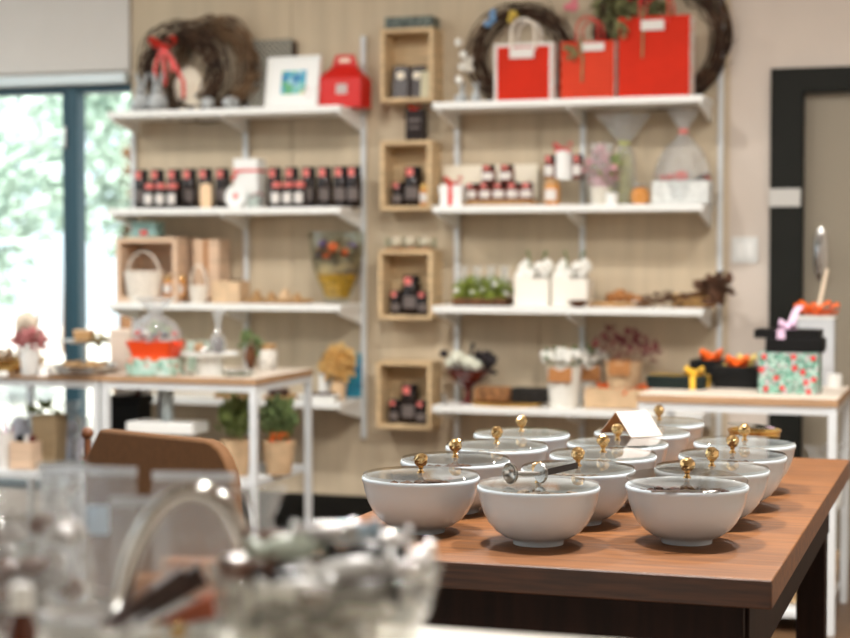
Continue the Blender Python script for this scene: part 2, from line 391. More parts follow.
# window: frame, panes
wn = thing('window_1', 'x', 'window', W0); del wn['category']; struct(wn, 'tall sliding window with dark teal frame left of the shelves')
fb = MB(); zb = .12
fb.box(((sW0 + sW1) / 2, .05, zW - .017), (sW1 - sW0, .08, .034)); fb.box(((sW0 + sW1) / 2, .05, zb + .02), (sW1 - sW0, .08, .04))
sm = [s_of(63), s_of(73)]
for x, wdt in ((sm[0], .027), (sm[1], .05), (sW0 + .03, .06), (sW1 - .008, .016), (sm[0] - 1.1, .06)):
    fb.box((x, .04 if wdt > .04 else .06, (zW + zb) / 2), (wdt, .07, zW - zb))
fb.build('window_frame', TEAL, wn, bevel=.003)
for a, c in ((sW0 + .06, sm[0] - 1.13), (sm[0] - 1.07, sm[0] - .014), (sm[1] + .025, sW1 - .016)):
    MB().box(((a + c) / 2, .06, (zW + zb) / 2), (c - a, .006, zW - zb - .06)).build('pane', glass('window_glass', (.96, .98, .98), 1.3, .0, solid=True), wn)
hb = MB(); ph = wl(64, 137, -.0); hb.box((S(ph), .015, ph.z), (.016, .03, .1)); hb.build('window_handle', SILVER, wn, bevel=.003)
# door
dr = thing('door_1', 'x', 'door', W0); del dr['category']; struct(dr, 'taupe door in a wide dark green frame at the right')
fb = MB(); fw = sD1 - sD0
fb.box(((sD0 + sD1) / 2, .03, zD / 2), (fw, .14, zD)); fb.box((sD1 + DW + fw / 2, .03, zD / 2), (fw, .14, zD)); fb.box((sD1 + DW / 2, .03, (zD + zD1) / 2), (DW + .002, .14, zD - zD1))
fb.build('door_frame', DKGREEN, dr, bevel=.002)
MB().box((sD1 + DW / 2, .05, zD1 / 2), (DW - .004, .045, zD1 - .006)).build('door_leaf', TAUPE, dr, bevel=.002)
p1, p2 = wl(820, 227, 0), wl(820, 281, 0); sh = S(p1)
hp = MB(); hp.lathe([(.0, 0), (.026, 0), (.026, .006), (.02, .01), (0, .01)], n=24, sy=(p1.z - p2.z) / .052, M=Matrix.Translation((sh, .028, (p1.z + p2.z) / 2)) @ Matrix.Rotation(pi / 2, 4, 'X'))
hp.build('handle_plate', SILVER, dr)
hm = MB(); zc = (p1.z + p2.z) / 2
hm.tube([(sh, .02, zc - .07), (sh, -.03, zc - .066), (sh, -.04, zc - .03), (sh, -.04, zc + .03), (sh, -.03, zc + .066), (sh, .02, zc + .07)], .011, 10); hm.build('door_handle', CHROME, dr)
a, c = wl(786, 189, 0), wl(786, 207, 0)
MB().box((S(a), -.043, (a.z + c.z) / 2), (fw - .002, .006, a.z - c.z)).build('latch_plate', mat('grey_plate', (196, 194, 188), .5), dr, bevel=.002)
# light switch
a = wl(745, 250, 0); t = thing('light_switch', 'white square light switch plate on wall left of dark door frame', 'light switch', a)
MB().box((0, -.005, 0), (.104, .01, .104)).build('plate', mat('switch_white', (222, 222, 218), .4), t, bevel=.003)
for dx in (-.02, .02): MB().box((dx, -.012, 0), (.03, .006, .06)).build('rocker', WHITE, t, bevel=.002)
# outside
b = MB(); b.box((-3, 9, -.05), (40, 17.8, .1)); struct(b.build('ground_outside', mat('pale_paving', (214, 210, 200), .9, var=.08, scale=2), loc=L(0, -.3, -.06), rot=(0, 0, RZ)))
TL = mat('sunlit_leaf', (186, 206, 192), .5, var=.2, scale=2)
def tree(x, D, zc, rad, n, label):
    p = Vector(((x - CX) / F * D, D, 0)); t = thing('tree', label, 'tree', p, 0, 'trees outside the window')
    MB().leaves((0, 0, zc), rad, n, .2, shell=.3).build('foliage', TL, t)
    MB().tube([(0, 0, -.06), (.05, 0, zc * .5), (0, .05, zc)], [.1, .08, .05], 10).build('trunk', BARK, t)
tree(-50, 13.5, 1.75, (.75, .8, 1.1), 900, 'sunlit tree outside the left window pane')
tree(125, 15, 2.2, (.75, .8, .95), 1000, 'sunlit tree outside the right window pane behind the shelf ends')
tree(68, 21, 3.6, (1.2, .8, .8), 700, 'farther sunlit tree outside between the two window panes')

# ------------------------------------------------------------------ shelf banks
SZ = [1.81, 1.397, .996, .595]
SD = .30
def shelf_bank(xs, x_left, x_right, names, cat, label):
    # uprights
    for x, lb in xs:
        p = at(x, 0, 1.2); sx = S(p)
        z0, z1 = .42, {366: 2.12, 721: 2.5}.get(x, 1.86)
        b = MB(); b.box((0, -.014, (z0 + z1) / 2), (.020, .022, z1 - z0))
        o = b.build('shelf_upright', WMETAL, loc=L(sx, .012, 0), rot=(0, 0, RZ), bevel=.002)
        tag(o, lb, 'shelf upright', 'shelf uprights')
    for k in range(4):
        z = SZ[k]; a = at(x_left, SD, z); c = at(x_right, SD, z); sa, sc = S(a), S(c)
        t = thing('wall_shelf', names[k], 'shelf', L((sa + sc) / 2, 0, z), RZ, 'white wall shelves')
        MB().box((0, -(SD + .045) / 2, -.014), (sc - sa, SD - .045, .028)).build('board', WHITE, t, bevel=.003)
        for x, _ in xs:
            sx = S(at(x, 0, z)) - (sa + sc) / 2
            sx = max(-(sc - sa) / 2 + .012, min((sc - sa) / 2 - .012, sx))
            pl = [(-.036, -.0285), (-SD + .02, -.0285), (-SD + .02, -.04), (-.05, -.085), (-.036, -.085)]
            mbb = MB(); M = Matrix.Translation((sx, 0, 0)) @ Matrix.Rotation(pi / 2, 4, 'Z')
            mbb.prism(pl, -.006, .006, M); mbb.build('bracket', WHITE, t)
UL = [(137, 'white shelf upright next to the window edge'), (249, 'white shelf upright in the middle of the left shelf bank'), (366, 'white shelf upright at the right end of the left shelf bank')]
UR = [(459, 'white shelf upright at the left end of the right shelf bank'), (584, 'white shelf upright in the middle of the right shelf bank'), (721, 'white shelf upright nearest the light switch')]
shelf_bank(UL, 107, 340, ['top left white wall shelf carrying the ribboned wreath and red gable box', 'second left white wall shelf carrying rows of dark jars', 'third left white wall shelf carrying the wooden crate and glass bowl', 'lowest left white wall shelf behind the display tables'], 'shelf', '')
shelf_bank(UR, 432, 703, ['top right white wall shelf carrying three red gift bags', 'second right white wall shelf carrying jam jars and cellophane hamper', 'third right white wall shelf carrying white square planters', 'lowest right white wall shelf carrying red goblet and ribbed pot'], 'shelf', '')

# ------------------------------------------------------------------ wall cubes
def cube(xl, xr, yt, yb, label):
    d = .15; a = wl(xl, yt, d); c = wl(xr, yb, d); w_ = S(c) - S(a); h = a.z - c.z; z0 = c.z
    t = thing('display_box', label, 'wall box', L((S(a) + S(c)) / 2, 0, z0), RZ, 'pine display boxes on the wall')
    th = .017
    b = MB(); b.box((0, -.015, h / 2), (w_, .006, h)); b.build('back_panel', BOXWOOD, t)
    for s in (-1, 1): MB().box((s * (w_ - th) / 2, -d / 2 - .009, h / 2), (th, d - .018, h)).build('side_panel', BOXWOOD, t, bevel=.0015)
    for z in (th / 2, h - th / 2): MB().box((0, -d / 2 - .009, z), (w_ - 2 * th - .0005, d - .018, th)).build('shelf_panel', BOXWOOD, t, bevel=.0015)
    return (S(a) + S(c)) / 2, z0 + th, z0 + h
CB = [cube(380, 433, 29, 101, 'topmost pine wall box holding two dark chocolate bags'), cube(380, 431, 141, 210, 'second pine wall box from the top with a white-labelled jar'),
      cube(378, 432, 250, 320, 'third pine wall box from the top below the egg tray'), cube(376, 431, 361, 430, 'lowest pine wall box holding a jar stack between two jars')]

# ------------------------------------------------------------------ white framed display tables
def side_table(corner, label, low=None, bottom=False, w_=.64, dp=.56):
    e = Vector((CT, -ST, 0)); n = Vector((ST, CT, 0))
    p = corner - e * w_ / 2 + n * dp / 2; p.z = 0
    t = thing('display_table', label, 'table', p, RZ, 'white framed display tables')
    MB().box((0, 0, .738), (w_ - .008, dp - .008, .024)).build('table_top', mat('pale_table_top', (230, 216, 200), .5, var=.06, scale=6, stretch=(1, 9, 9)), t)
    ed = MB()
    for s in (-1, 1): ed.box((0, s * (dp / 2 - .002), .7378), (w_, .004, .0236)); ed.box((s * (w_ / 2 - .002), 0, .7378), (.004, dp - .008, .0236))
    ed.build('edge_band', TABLEWOOD, t)
    fr = MB(); lw = .026
    for s in (-1, 1):
        fr.box((0, s * (dp / 2 - lw / 2 - .004), .712), (w_ - 2 * lw - .008, lw * .9, .027)); fr.box((s * (w_ / 2 - lw / 2 - .004), 0, .712), (lw * .9, dp - 2 * lw - .008, .027))
    fr.build('rail', WMETAL, t, bevel=.002)
    for sx in (-1, 1):
        for sy in (-1, 1): MB().box((sx * (w_ / 2 - lw / 2 - .004), sy * (dp / 2 - lw / 2 - .004), .363), (lw, lw, .726)).build('leg', WMETAL, t, bevel=.002)
    MB().box((0, 0, .355), (w_ - .064, dp - .01, .028)).build('lower_shelf', WMETAL, t, bevel=.002)
    if bottom: MB().box((0, 0, .06), (w_ - .064, dp - .01, .02)).build('bottom_shelf', WMETAL, t, bevel=.002)
    return p
eW = Vector((CT, -ST, 0)); nW = Vector((ST, CT, 0))
CA = hz(256, 379, .75); CB2 = CA - eW * .645; CR = hz(838, 400, .75)
TA = side_table(CA, 'white framed display table with orange dish and cake stand, left of centre')
TB = side_table(CB2, 'white framed display table with pink flower vase by the window')
TC = side_table(CR, 'white framed display table stacked with black gift boxes at the right', bottom=True)

# ------------------------------------------------------------------ the big wooden table
MC = hz(772, 581, .75); mw, ml = .765, 1.48
MP = MC - eW * mw / 2 + nW * ml / 2; MP.z = 0
mt = thing('wooden_table', 'dark brown wooden table set with white lidded bowls', 'table', MP, RZ)
WOODT = planks('oiled_wood', (120, 73, 29), (120, 73, 29), (118, 71, 28), 1.7, 5.0, .5, rot=pi / 2, grain=.6)
MB().box((0, 0, .729), (mw, ml - .012, .042)).build('table_top', WOODT, mt, bevel=.002, seg=2)
SHADEW = mat('shaded_end_wood', (84, 48, 24), .5, var=.3, scale=6, stretch=(2, 8, 30))
for s in (-1, 1): MB().box((0, s * (ml / 2 - .003), .7288), (mw - .0005, .006, .0412)).build('shaded_end_strip', SHADEW, mt, bevel=.002)  # added strips, their darker wood puts the end faces' shade into the colour
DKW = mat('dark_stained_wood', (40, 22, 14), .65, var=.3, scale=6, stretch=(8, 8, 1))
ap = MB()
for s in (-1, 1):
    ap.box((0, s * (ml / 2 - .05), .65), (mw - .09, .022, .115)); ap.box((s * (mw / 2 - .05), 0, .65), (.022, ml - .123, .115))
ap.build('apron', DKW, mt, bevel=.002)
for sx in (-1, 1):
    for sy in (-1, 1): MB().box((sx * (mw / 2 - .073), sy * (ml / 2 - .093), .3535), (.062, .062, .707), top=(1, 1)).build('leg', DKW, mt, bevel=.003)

# ------------------------------------------------------------------ bowls with glass lids
BH, BR = .093, .0985
bowlprof = [(.0, .004), (.036, .004), (.037, 0), (.0405, 0), (.041, .004), (.042, .0075), (.055, .0125), (.069, .022), (.0805, .0355), (.0885, .051), (.0938, .069), (.0965, .083), (.0985, .086), (.0988, .091), (.0975, .093), (.0955, .092), (.094, .086), (.091, .069), (.0855, .051), (.077, .036), (.065, .024), (.05, .015), (.02, .0105), (0, .01)]
FILLS = [mat('brown_treats', (112, 74, 48), .6, var=.5, scale=90), mat('beige_treats', (150, 134, 116), .6, var=.4, scale=90), mat('pale_treats', (176, 166, 154), .6, var=.2, scale=90)]
def filling(t, m, z=.07, dark=0):
    b = MB().lathe([(0, z - .03), (.06, z - .03), (.0885, z - .004), (.086, z), (.05, z + .003), (0, z + .004)], n=40, cap=False)
    for i in range(70): a, r = random.uniform(0, 6.28), .082 * sqrt(random.random()); b.ball((r * cos(a), r * sin(a), z + .002), (.009, .007, .005), 6, Matrix.Rotation(random.random() * 3, 4, 'Z'))
    b.build('treats', m, t)['kind'] = 'stuff'
def lidded(tilt=0, fill=1):
    t = thing('lidded_bowl', '', 'bowl', group='white bowls with glass lids on the wooden table')
    MB().lathe(bowlprof, n=72, cap=False).build('bowl', PORC, t, smooth=60)
    if fill is not None: filling(t, FILLS[fill])
    l = MB().lathe([(0, .0), (.0955, .0), (.097, .0012), (.097, .0035), (.0955, .0045), (0, .0045)], n=72, cap=False).build('lid', LIDG, t, loc=(0, 0, BH + .0005), rot=(tilt, 0, 0), smooth=30)
    kb = MB().lathe([(0, .0046), (.0065, .0046), (.0062, .006), (.0042, .008), (.0034, .011), (.0048, .0135), (.0034, .0155), (.003, .018)], n=16, cap=False)
    kb.ball((0, 0, .0262), .0118, 16, jit=.09)
    kb.build('knob', GOLD, l, smooth=0)
    return t
ROW = {'left row of bowls': [(420.8, 475.8), (455.3, 460), (496.7, 446), (521.6, 433.8)], 'middle row of bowls': [(538.5, 485.5), (578, 469), (603, 455), (617.5, 443), (642, 432), (659, 422.5)], 'right row of bowls': [(687, 484.5), (711.8, 469), (732.5, 455.6), (744.5, 443)]}
lbl = {('left', 0): 'nearest white bowl of the left row, at the table edge', ('left', 1): 'second white bowl from the front in the left row', ('left', 2): 'third white bowl from the front in the left row', ('left', 3): 'farthest white bowl of the left row',
       ('middle', 0): 'white bowl with the silver scoop lying on its lid', ('middle', 1): 'white bowl right behind the one with the silver scoop', ('middle', 2): 'third white bowl from the front in the middle row', ('middle', 3): 'white bowl in front of the one carrying the tent card', ('middle', 4): 'white bowl under the white tent card', ('middle', 5): 'farthest white bowl of the middle row, behind the tent card',
       ('right', 0): 'nearest white bowl of the right row, its lid propped open by a spoon', ('right', 1): 'second white bowl from the front in the right row', ('right', 2): 'third white bowl from the front in the right row', ('right', 3): 'farthest white bowl of the right row, before the brass dish'}
BP = {}
for rn, row in ROW.items():
    for i, (x, y) in enumerate(row):
        p = hz(x, y, .75 + BH); p.z = .75; key = (rn.split()[0], i); BP[key] = p
        if key == ('right', 0):
            t = lidded(radians(3.0), None); t.location = p; t['label'] = lbl[key]; t.rotation_euler = (0, 0, .12)
            for ch in t.children:
                if ch.name.startswith('lid'): ch.location.z = BH + .0062
        else:
            fi = {('left', 0): 0, ('left', 1): 0, ('middle', 1): 1, ('middle', 0): 1, ('right', 1): 1, ('right', 2): 0}.get(key, 2); inst('bowl%d' % fi, lambda: lidded(0, fi), p, lbl[key], rz=random.uniform(0, 6))
# the spoon and brown pieces in the nearest right bowl
p = BP[('right', 0)]
t = thing('serving_spoon', 'small dark spoon under the propped glass lid of the nearest right bowl', 'spoon', p + Vector((-.02, -.0885, BH + .0018)), .06)
MB().strip([(-.05, 0, 0), (0, 0, .0), (.03, 0, 0)], (0, .004, 0), .0012).build('handle', SILVER, t)
MB().ball((.042, 0, -.001), (.016, .009, .003), 12).build('spoon_bowl', SILVER, t)
for o in COL.objects:
    if o.get('label') == lbl[('right', 0)]: filling(o, CHOC, .074)
# silver scoop lying on the lid of the front bowl
p = BP[('middle', 0)]
t = thing('serving_scoop', 'silver scoop with round end disc lying on the front bowl lid', 'scoop', p + Vector((-.012, -.03, BH + .024)), radians(8))
R = Matrix.Rotation(pi / 2, 4, 'Y')
MB().lathe([(0, .006), (.008, .005), (.0145, .0), (.0165, -.004), (.0172, -.004), (.0155, .002), (.0085, .0075), (0, .0085)], n=28, M=Matrix.Translation((-.034, 0, 0)) @ Matrix.Rotation(.5, 4, 'Z') @ R, cap=False).build('disc', SILVER, t)
MB().tube([(-.030, .001, 0), (.014, 0, -.001)], .0035, 10).build('shaft', SILVER, t)
MB().lathe([(0, -.003), (.015, -.003), (.0168, 0), (.015, .003), (0, .003)], n=28, M=Matrix.Translation((.014, 0, 0)) @ Matrix.Rotation(.45, 4, 'Z') @ R).build('collar', SILVER, t)
MB().strip([(.016, .001, -.001), (.05, .012, .004), (.078, .022, .008)], (0, .0015, .005), .0016).build('handle', mat('dark_steel', (60, 56, 54), .3, .8), t)
# tent cards
p5 = BP[('middle', 4)]; zl = .75 + BH + .0056
t = thing('tent_card', 'white folded tent card standing on a middle row lid', 'card', (0, 0, 0), 0)
A = Vector((.356, 3.445, zl)); B_ = Vector((.408, 3.352, zl)); C_ = Vector((.4757, 3.39, zl)); D_ = A + (C_ - B_); U = (A + B_) / 2 + Vector((0, 0, .0465)); V = U + (C_ - B_)
cen = (A + B_ + C_ + D_) / 4; cen.z = zl; t.location = cen
shp = p5 - cen; 
def panel(a, b, c, d, th):
    nn = (b - a).cross(d - a).normalized() * th; q = [x - cen for x in (a, b, c, d)]
    return MB().add(q + [x + nn for x in q], [(3, 2, 1, 0), (4, 5, 6, 7), (0, 1, 5, 4), (1, 2, 6, 5), (2, 3, 7, 6), (3, 0, 4, 7)])
panel(B_, C_, V, U, .0009).build('front_panel', CARD, t, smooth=0)
panel(D_, A, U, V, .0009).build('back_panel', CARD, t, smooth=0)
e2 = (U - (A + B_) / 2) * .02
panel(A, D_, V - e2, U - e2, .0006).build('lining', KRAFT, t, smooth=0)
q = hz(579, 446, .828); q.z = .75
t = thing('tent_card', 'small white tent card standing between the left and middle rows', 'card', q, .15)
for s in (-1, 1): MB().strip([(0, s * .02, 0), (0, 0, .082)], (.02, 0, 0), .0006).build('panel', PAPER, t, smooth=0)
# brass dish with glass lid
q = hz(754.5, 428, .843); q.z = .75
t = thing('brass_dish', 'brass dish with a tilted glass lid behind the right row of bowls', 'dish', q, 0)
MB().lathe([(0, 0), (.046, 0), (.049, .004), (.054, .085), (.0565, .087), (.0565, .091), (.053, .091), (.0515, .086), (.047, .006), (0, .004)], n=48, cap=False).build('dish', BRASS, t)
MB().lathe([(0, 0), (.05, 0), (.0515, .0015), (.05, .003), (0, .003)], n=48, cap=False).build('glass_lid', GLASS, t, loc=(-.006, 0, .0965), rot=(0, radians(6), 0))
# ------------------------------------------------------------------ small makers
def band(r, z0, z1, a0, a1, n=10, th=.0008):      # a label curved round the front (towards -y)
    vs = []; fs = []
    for i in range(n + 1):
        a = radians(a0 + (a1 - a0) * i / n) - pi / 2
        for rr, z in ((r, z0), (r, z1), (r + th, z1), (r + th, z0)): vs.append((rr * cos(a), rr * sin(a), z))
    for i in range(n):
        for j in range(4):
            k = (j + 1) % 4; fs.append((i * 4 + j, i * 4 + k, i * 4 + 4 + k, i * 4 + 4 + j))
    fs.append((0, 1, 2, 3)); fs.append((n * 4 + 3, n * 4 + 2, n * 4 + 1, n * 4))
    return MB().add(vs, fs)
def bow(c, s, tails=1.0, wd=.25, tilt=0, mb=None):
    b = mb or MB(); c = Vector(c)
    for sg in (-1, 1):
        pts = [c + Vector((sg * s * .95 * sin(u) ** .8 if 0 < u < pi else 0, -.12 * s - s * .28 * sin(2 * u), s * .42 * sin(u) + s * .26 * sin(2 * u) * sg * (1 if sg > 0 else -1))) for u in [pi * i / 10 for i in range(11)]]
        b.strip(pts, (0, s * wd, s * wd * .5), s * .012)
        if tails:
            b.strip([c + Vector((0, -.1 * s, 0)), c + Vector((sg * s * .35, -.2 * s, -.25 * s * tails)), c + Vector((sg * s * .6, -.15 * s, -.6 * s * tails)), c + Vector((sg * s * .75, -.1 * s, -s * tails))], (s * wd * .6, 0, 0), s * .012)
    b.ball(c + Vector((0, -.15 * s, 0)), (s * .18, s * .15, s * .16), 10)
    return b
def jar(h, r, cont, lid, tagm=None, cloth=False, lab=True, sq=False):
    def make():
        t = thing('jar', '', 'jar')
        hb = h * .8
        MB().lathe([(0, 0), (r * .92, 0), (r, r * .1), (r, hb - r * .35), (r * .92, hb - r * .1), (r * .84, hb), (0, hb)], n=24, cap=False).build('jar_body', cont, t)
        if cloth: MB().lathe([(r * .9, hb - .001), (r * .78, hb + .002), (r * .8, h - .004), (r * .65, h), (0, h)], n=24, cap=False, pleat=.05).build('cloth_cap', tagm, t)
        else:
            MB().lathe([(r * .9, hb - .001), (r * .9, h - .002), (r * .86, h), (0, h)], n=24, cap=False).build('lid', lid, t)
            if tagm: band(r * 1.0, hb - h * .04, h - h * .05, -30, 16, th=.0012).build('tag', tagm, t)
        if lab: band(r + .0003, hb * .22, hb * (.72 if lab == 1 else .6), -46, 46).build('paper_label', PAPER if lab == 1 else lab, t)
        return t
    return make
GREYLAB = mat('grey_label', (104, 94, 90), .6)
TALL = jar(.17, .032, DARKJAR, LIDBLK, TAGPINK, lab=GREYLAB)
TALLB = jar(.15, .031, BROWNJAR, LIDBLK, TAGPINK, lab=PAPER)
SMALL = jar(.105, .025, DARKJAR, LIDBLK, TAGPINK, cloth=True)
MINI = jar(.072, .031, BROWNJAR, LIDBLK, TAGPINK)
CUBEJ = jar(.1, .027, DARKJAR, LIDBLK, TAGPINK, lab=GREYLAB)
CUBET = jar(.165, .04, DARKJAR, LIDBLK, TAGPINK, lab=GREYLAB)
ORD = ['leftmost', 'second', 'third', 'fourth', 'fifth', 'sixth', 'seventh']
def o_of(i, n): return 'leftmost' if i == 0 else ('rightmost' if i == n - 1 else ORD[i] + ' from the left')
def sp(x, i, d): return at(x, d, SZ[i])
# ------------------------------------------------------------------ left bank, top shelf
def wreath(label, loc, R, rt, n, m, ry=0, rx=0, vn='vines', sq=1.0, arc=None):
    t = thing('vine_wreath', label, 'wreath', loc, RZ, rx=rx)
    b = MB()
    for i in range(n):
        ph = random.uniform(0, 6.28); a0 = random.uniform(0, 6.28); ro = rt * sqrt(random.random()); tw = random.choice([-1, 1]) * random.randint(1, 3)
        dR = random.uniform(-.03, .03); pts = []; full = random.random() < .75; ln = 2 * pi if full else random.uniform(2, 5); N = 42
        for j in range(N):
            a = a0 + ln * j / (N if full else N - 1); q = ph + tw * a
            rr = R + dR + ro * cos(q) + (0 if full else .012 * sin(j * 1.3))
            pts.append((rr * cos(a), ro * sin(q) * .8, R * sq + rr * sin(a) * sq + rt * .4))
        b.tube(pts, random.uniform(.002, .0042), 5, closed=full)
    for i in range(n // 2):                      # loose twig ends
        a = random.uniform(0, 6.28); rr = R + random.uniform(-.2, 1) * rt
        p = Vector((rr * cos(a), random.uniform(-1, 1) * rt * .6, R * sq + rr * sin(a) * sq + rt * .4)); d = Vector((cos(a) * .4 - sin(a), random.uniform(-.3, .3), sin(a) * .4 + cos(a)))
        l = random.uniform(.04, .09); q = p + d * l
        if q.z > .01: b.tube([p, p + d * l * .5 + Vector((0, 0, .006)), q], [.003, .0025, .001], 4)
    b.build(vn, m, t); return t
p = sp(183, 0, .15); k = kk(p)
wt = wreath('brown vine wreath with a red ribbon bow on the top left shelf', p, 38 * k, 10 * k, 34, VINE, rx=0)
rb = bow((-14 * k, -.065, 65 * k), .062, 0, .22)
for x0, x1, l in ((-14, -22, 34), (-14, -11, 40), (-13, -3, 26), (-13, 9, 52)):
    rb.strip([(x0 * k, -.07, 65 * k), ((x0 * .4 + x1 * .6) * k, -.078, (65 - l * .35) * k), (x1 * k, -.075, (65 - l * .7) * k), ((x1 + 1) * k, -.08, (65 - l) * k)], (.0075, 0, .002), .0008)
rb.build('ribbon', REDRIB, wt)
p2_ = sp(213, 0, .062); wreath('paler vine wreath leaning behind the ribboned wreath', p2_, 41 * k, 9 * k, 30, VINE2)
p = sp(193, 0, .285); t = thing('wooden_egg', 'cream wooden egg shape standing inside the ribboned wreath', 'egg ornament', p + Vector((0, .0, 0)))
t.location = sp(189, 0, .15); MB().lathe([(0, 0), (.045, .004), (.068, .04), (.074, .085), (.064, .135), (.04, .175), (.015, .192), (0, .194)], n=28, sy=.35, cap=False).build('egg', CREAM, t); 
sg = MB()
for i in range(5): sg.strip([(-.05 + .025 * i, -.0255 + abs(i - 2) * .002, .06), (-.05 + .025 * i, -.0265 + abs(i - 2) * .003, .12)], (.001, 0, 0), .0004)
sg.build('grooves', TAN, t)
def bunny(s=1.0):
    t = thing('rabbit_figure', '', 'rabbit figure')
    MB().lathe([(0, 0), (.034, 0), (.043, .02), (.042, .045), (.03, .07), (.018, .08), (0, .082)], n=20, sy=.85, cap=False).ball((0, -.012, .09), (.024, .027, .024), 14).ball((0, -.036, .086), (.01, .01, .009), 8).ball((0, .04, .02), .013, 8).build('body', STONE, t)
    for sx in (-1, 1): MB().ball((sx * .015, .0, .132), (.009, .007, .036), 10, Matrix.Rotation(sx * .28, 4, 'Y')).build('ear', STONE, t)
    for sx in (-1, 1): MB().ball((sx * .022, -.03, .014), (.012, .02, .013), 8).build('foot', STONE, t)
    return t
G = 'grey rabbit figures'
for x, d, lb in ((142, .25, 'grey rabbit figure at the far left end of the top left shelf'), (158, .262, 'grey rabbit figure with tall ears under the red bow')): inst('rabbit', bunny, sp(x, 0, d), lb, RZ + random.uniform(-.5, .5), G)
def stone(): return tag(MB().ball((0, 0, .026), (.042, .03, .027), 14, jit=.06).build('stone_egg', STONE), '', 'stone egg')
for x, lb in ((208, 'left one of two grey egg stones on the top left shelf'), (231, 'right one of two grey egg stones on the top left shelf')): inst('stone', stone, sp(x, 0, .26), lb, RZ + x * .1, 'grey egg stones')
# leaning checked mat, framed print, red gable box
p = sp(270, 0, .05); k = kk(p); t = thing('woven_mat', 'grey checked woven tray leaning behind the white frame', 'tray', p, RZ, rx=radians(-5))
MB().box((0, 0, .157), (46 * k, .02, .31)).build('panel', checks('check_weave', (168, 164, 150), (84, 80, 72), 83), t, bevel=.004)
MB().box((24.5 * k, 0, .15), (.012, .034, .3)).build('rim', VINE, t, bevel=.002)
p = sp(291, 0, .2); k = kk(p); fw_, fh_ = 60 * k, 53 * k
t = thing('picture_frame', 'white framed turquoise art print leaning on the top left shelf', 'picture', p, RZ - .18, rx=0); t.rotation_euler = (radians(-9), 0, RZ - .12)
fr = MB(); q = .012
for s in (-1, 1): fr.box((s * (fw_ - q) / 2, 0, fh_ / 2), (q, .02, fh_)); fr.box((0, 0, fh_ / 2 + s * (fh_ - q) / 2), (fw_ - 2 * q, .02, q))
fr.build('frame', WHITE, t, bevel=.0015)
MB().box((0, .002, fh_ / 2), (fw_ - 2 * q, .008, fh_ - 2 * q)).build('mount', WHITE, t)
MB().box((.004, -.0025, fh_ * .5), (28 * k, .001, 24 * k)).build('print', spots('print_blobs', (0, 0, 0), [(70, 160, 190), (120, 190, 180), (96, 170, 120), (60, 130, 180), (200, 210, 150), (150, 200, 210)], 32), t)
MB().leaves((20 * k, -.004, 16 * k), (.02, .001, .02), 14, .016).build('floral_corner', PINK, t)
p = sp(345, 0, .13); k = kk(p); GB = mat('gable_red', (206, 20, 10), .45); t = thing('gable_box', 'red cardboard gable box with carrying handle on the top left shelf', 'box', p)
bw, bd, bh = 45 * k, .13, 29 * k
MB().box((0, 0, bh / 2), (bw, bd, bh)).box((0, 0, bh + .028), (bw, bd, .056), top=(.52, .12)).build('box', GB, t, bevel=.0015)
MB().prism([(-.055, 0), (.055, 0), (.04, .045), (-.04, .045)], -.004, .004, Matrix.Translation((0, 0, bh + .056))).build('handle', GB, t)
MB().box((0, -.0046, bh + .078), (.05, .001, .016)).box((0, .0046, bh + .078), (.05, .001, .016)).build('handle_slot', CREAM, t)
MB().box((.01, -bd / 2 - .0006, bh * .62), (.05, .001, .042)).box((.01, -bd / 2 - .0014, bh * .62), (.03, .0008, .024)).build('sticker', mat('grey_sticker', (190, 176, 172), .6), t)
# ------------------------------------------------------------------ left bank, second shelf: jars
A_ = 'tall dark jars left of the white gift box'; xs = [142, 158, 175, 190, 206, 223]
for i, x in enumerate(xs): inst('tallb', TALLB if 0 else TALL, sp(x, 1, .16), f'{o_of(i, 6)} among the tall dark jars left of the white gift box', RZ + .1, A_)
B_s = 'small cloth capped jars near the window'
for i, x in enumerate([150, 161.5, 173]): inst('small', SMALL, sp(x, 1, .25), ['leftmost', 'middle', 'rightmost'][i] + ' of three small cloth-capped jars nearest the window', RZ, B_s)
xs = [275, 292, 309, 325, 341, 354]
for i, x in enumerate(xs): inst('tallb', TALL, sp(x, 1, .15), f'{o_of(i, 6)} among the tall dark jars right of the white gift box', RZ + .1, 'tall dark jars right of the white gift box')
for i, x in enumerate([277, 288.5, 300]): inst('small', SMALL, sp(x, 1, .25), ['leftmost', 'middle', 'rightmost'][i] + ' of three small cloth-capped jars right of the white gift box', RZ, 'small cloth capped jars right of the gift box')
p = sp(206, 1, .25); t = thing('cream_tag', 'cream rounded plaque leaning against the dark jars', 'plaque', p); pl = []
for i in range(24):
    a = 2 * pi * i / 24; pl.append((.026 * abs(cos(a)) ** .4 * (1 if cos(a) > 0 else -1), .052 + .052 * abs(sin(a)) ** .5 * (1 if sin(a) > 0 else -1)))
MB().prism(pl, -.004, .004).build('plaque', mat('cream_wood', (234, 200, 160), .6), t)
p = sp(250, 1, .15); t = thing('gift_box', 'tall white gift box with a red ribbon between the dark jars', 'gift box', p); k = kk(p)
MB().box((0, 0, 24.5 * k), (26 * k, .09, 49 * k)).build('box', WHITE, t, bevel=.002)
MB().box((0, 0, 37 * k), (26.5 * k, .092, .012)).strip([(-.02, -.05, 37 * k), (-.045, -.056, 33 * k), (-.058, -.05, 28 * k)], (.006, 0, 0), .001).build('ribbon', REDRIB, t)
p = sp(236, 1, .235); t = thing('white_plate', 'small white round plate with a red motif leaning on the gift box', 'plate', p)
M_ = Matrix.Translation((0, 0, .048)) @ Matrix.Rotation(pi / 2 - .12, 4, 'X')
MB().lathe([(0, 0), (.03, .0), (.046, .006), (.048, .008), (.046, .009), (.03, .004), (0, .004)], n=36, M=M_, cap=False).build('plate', WHITE, t)
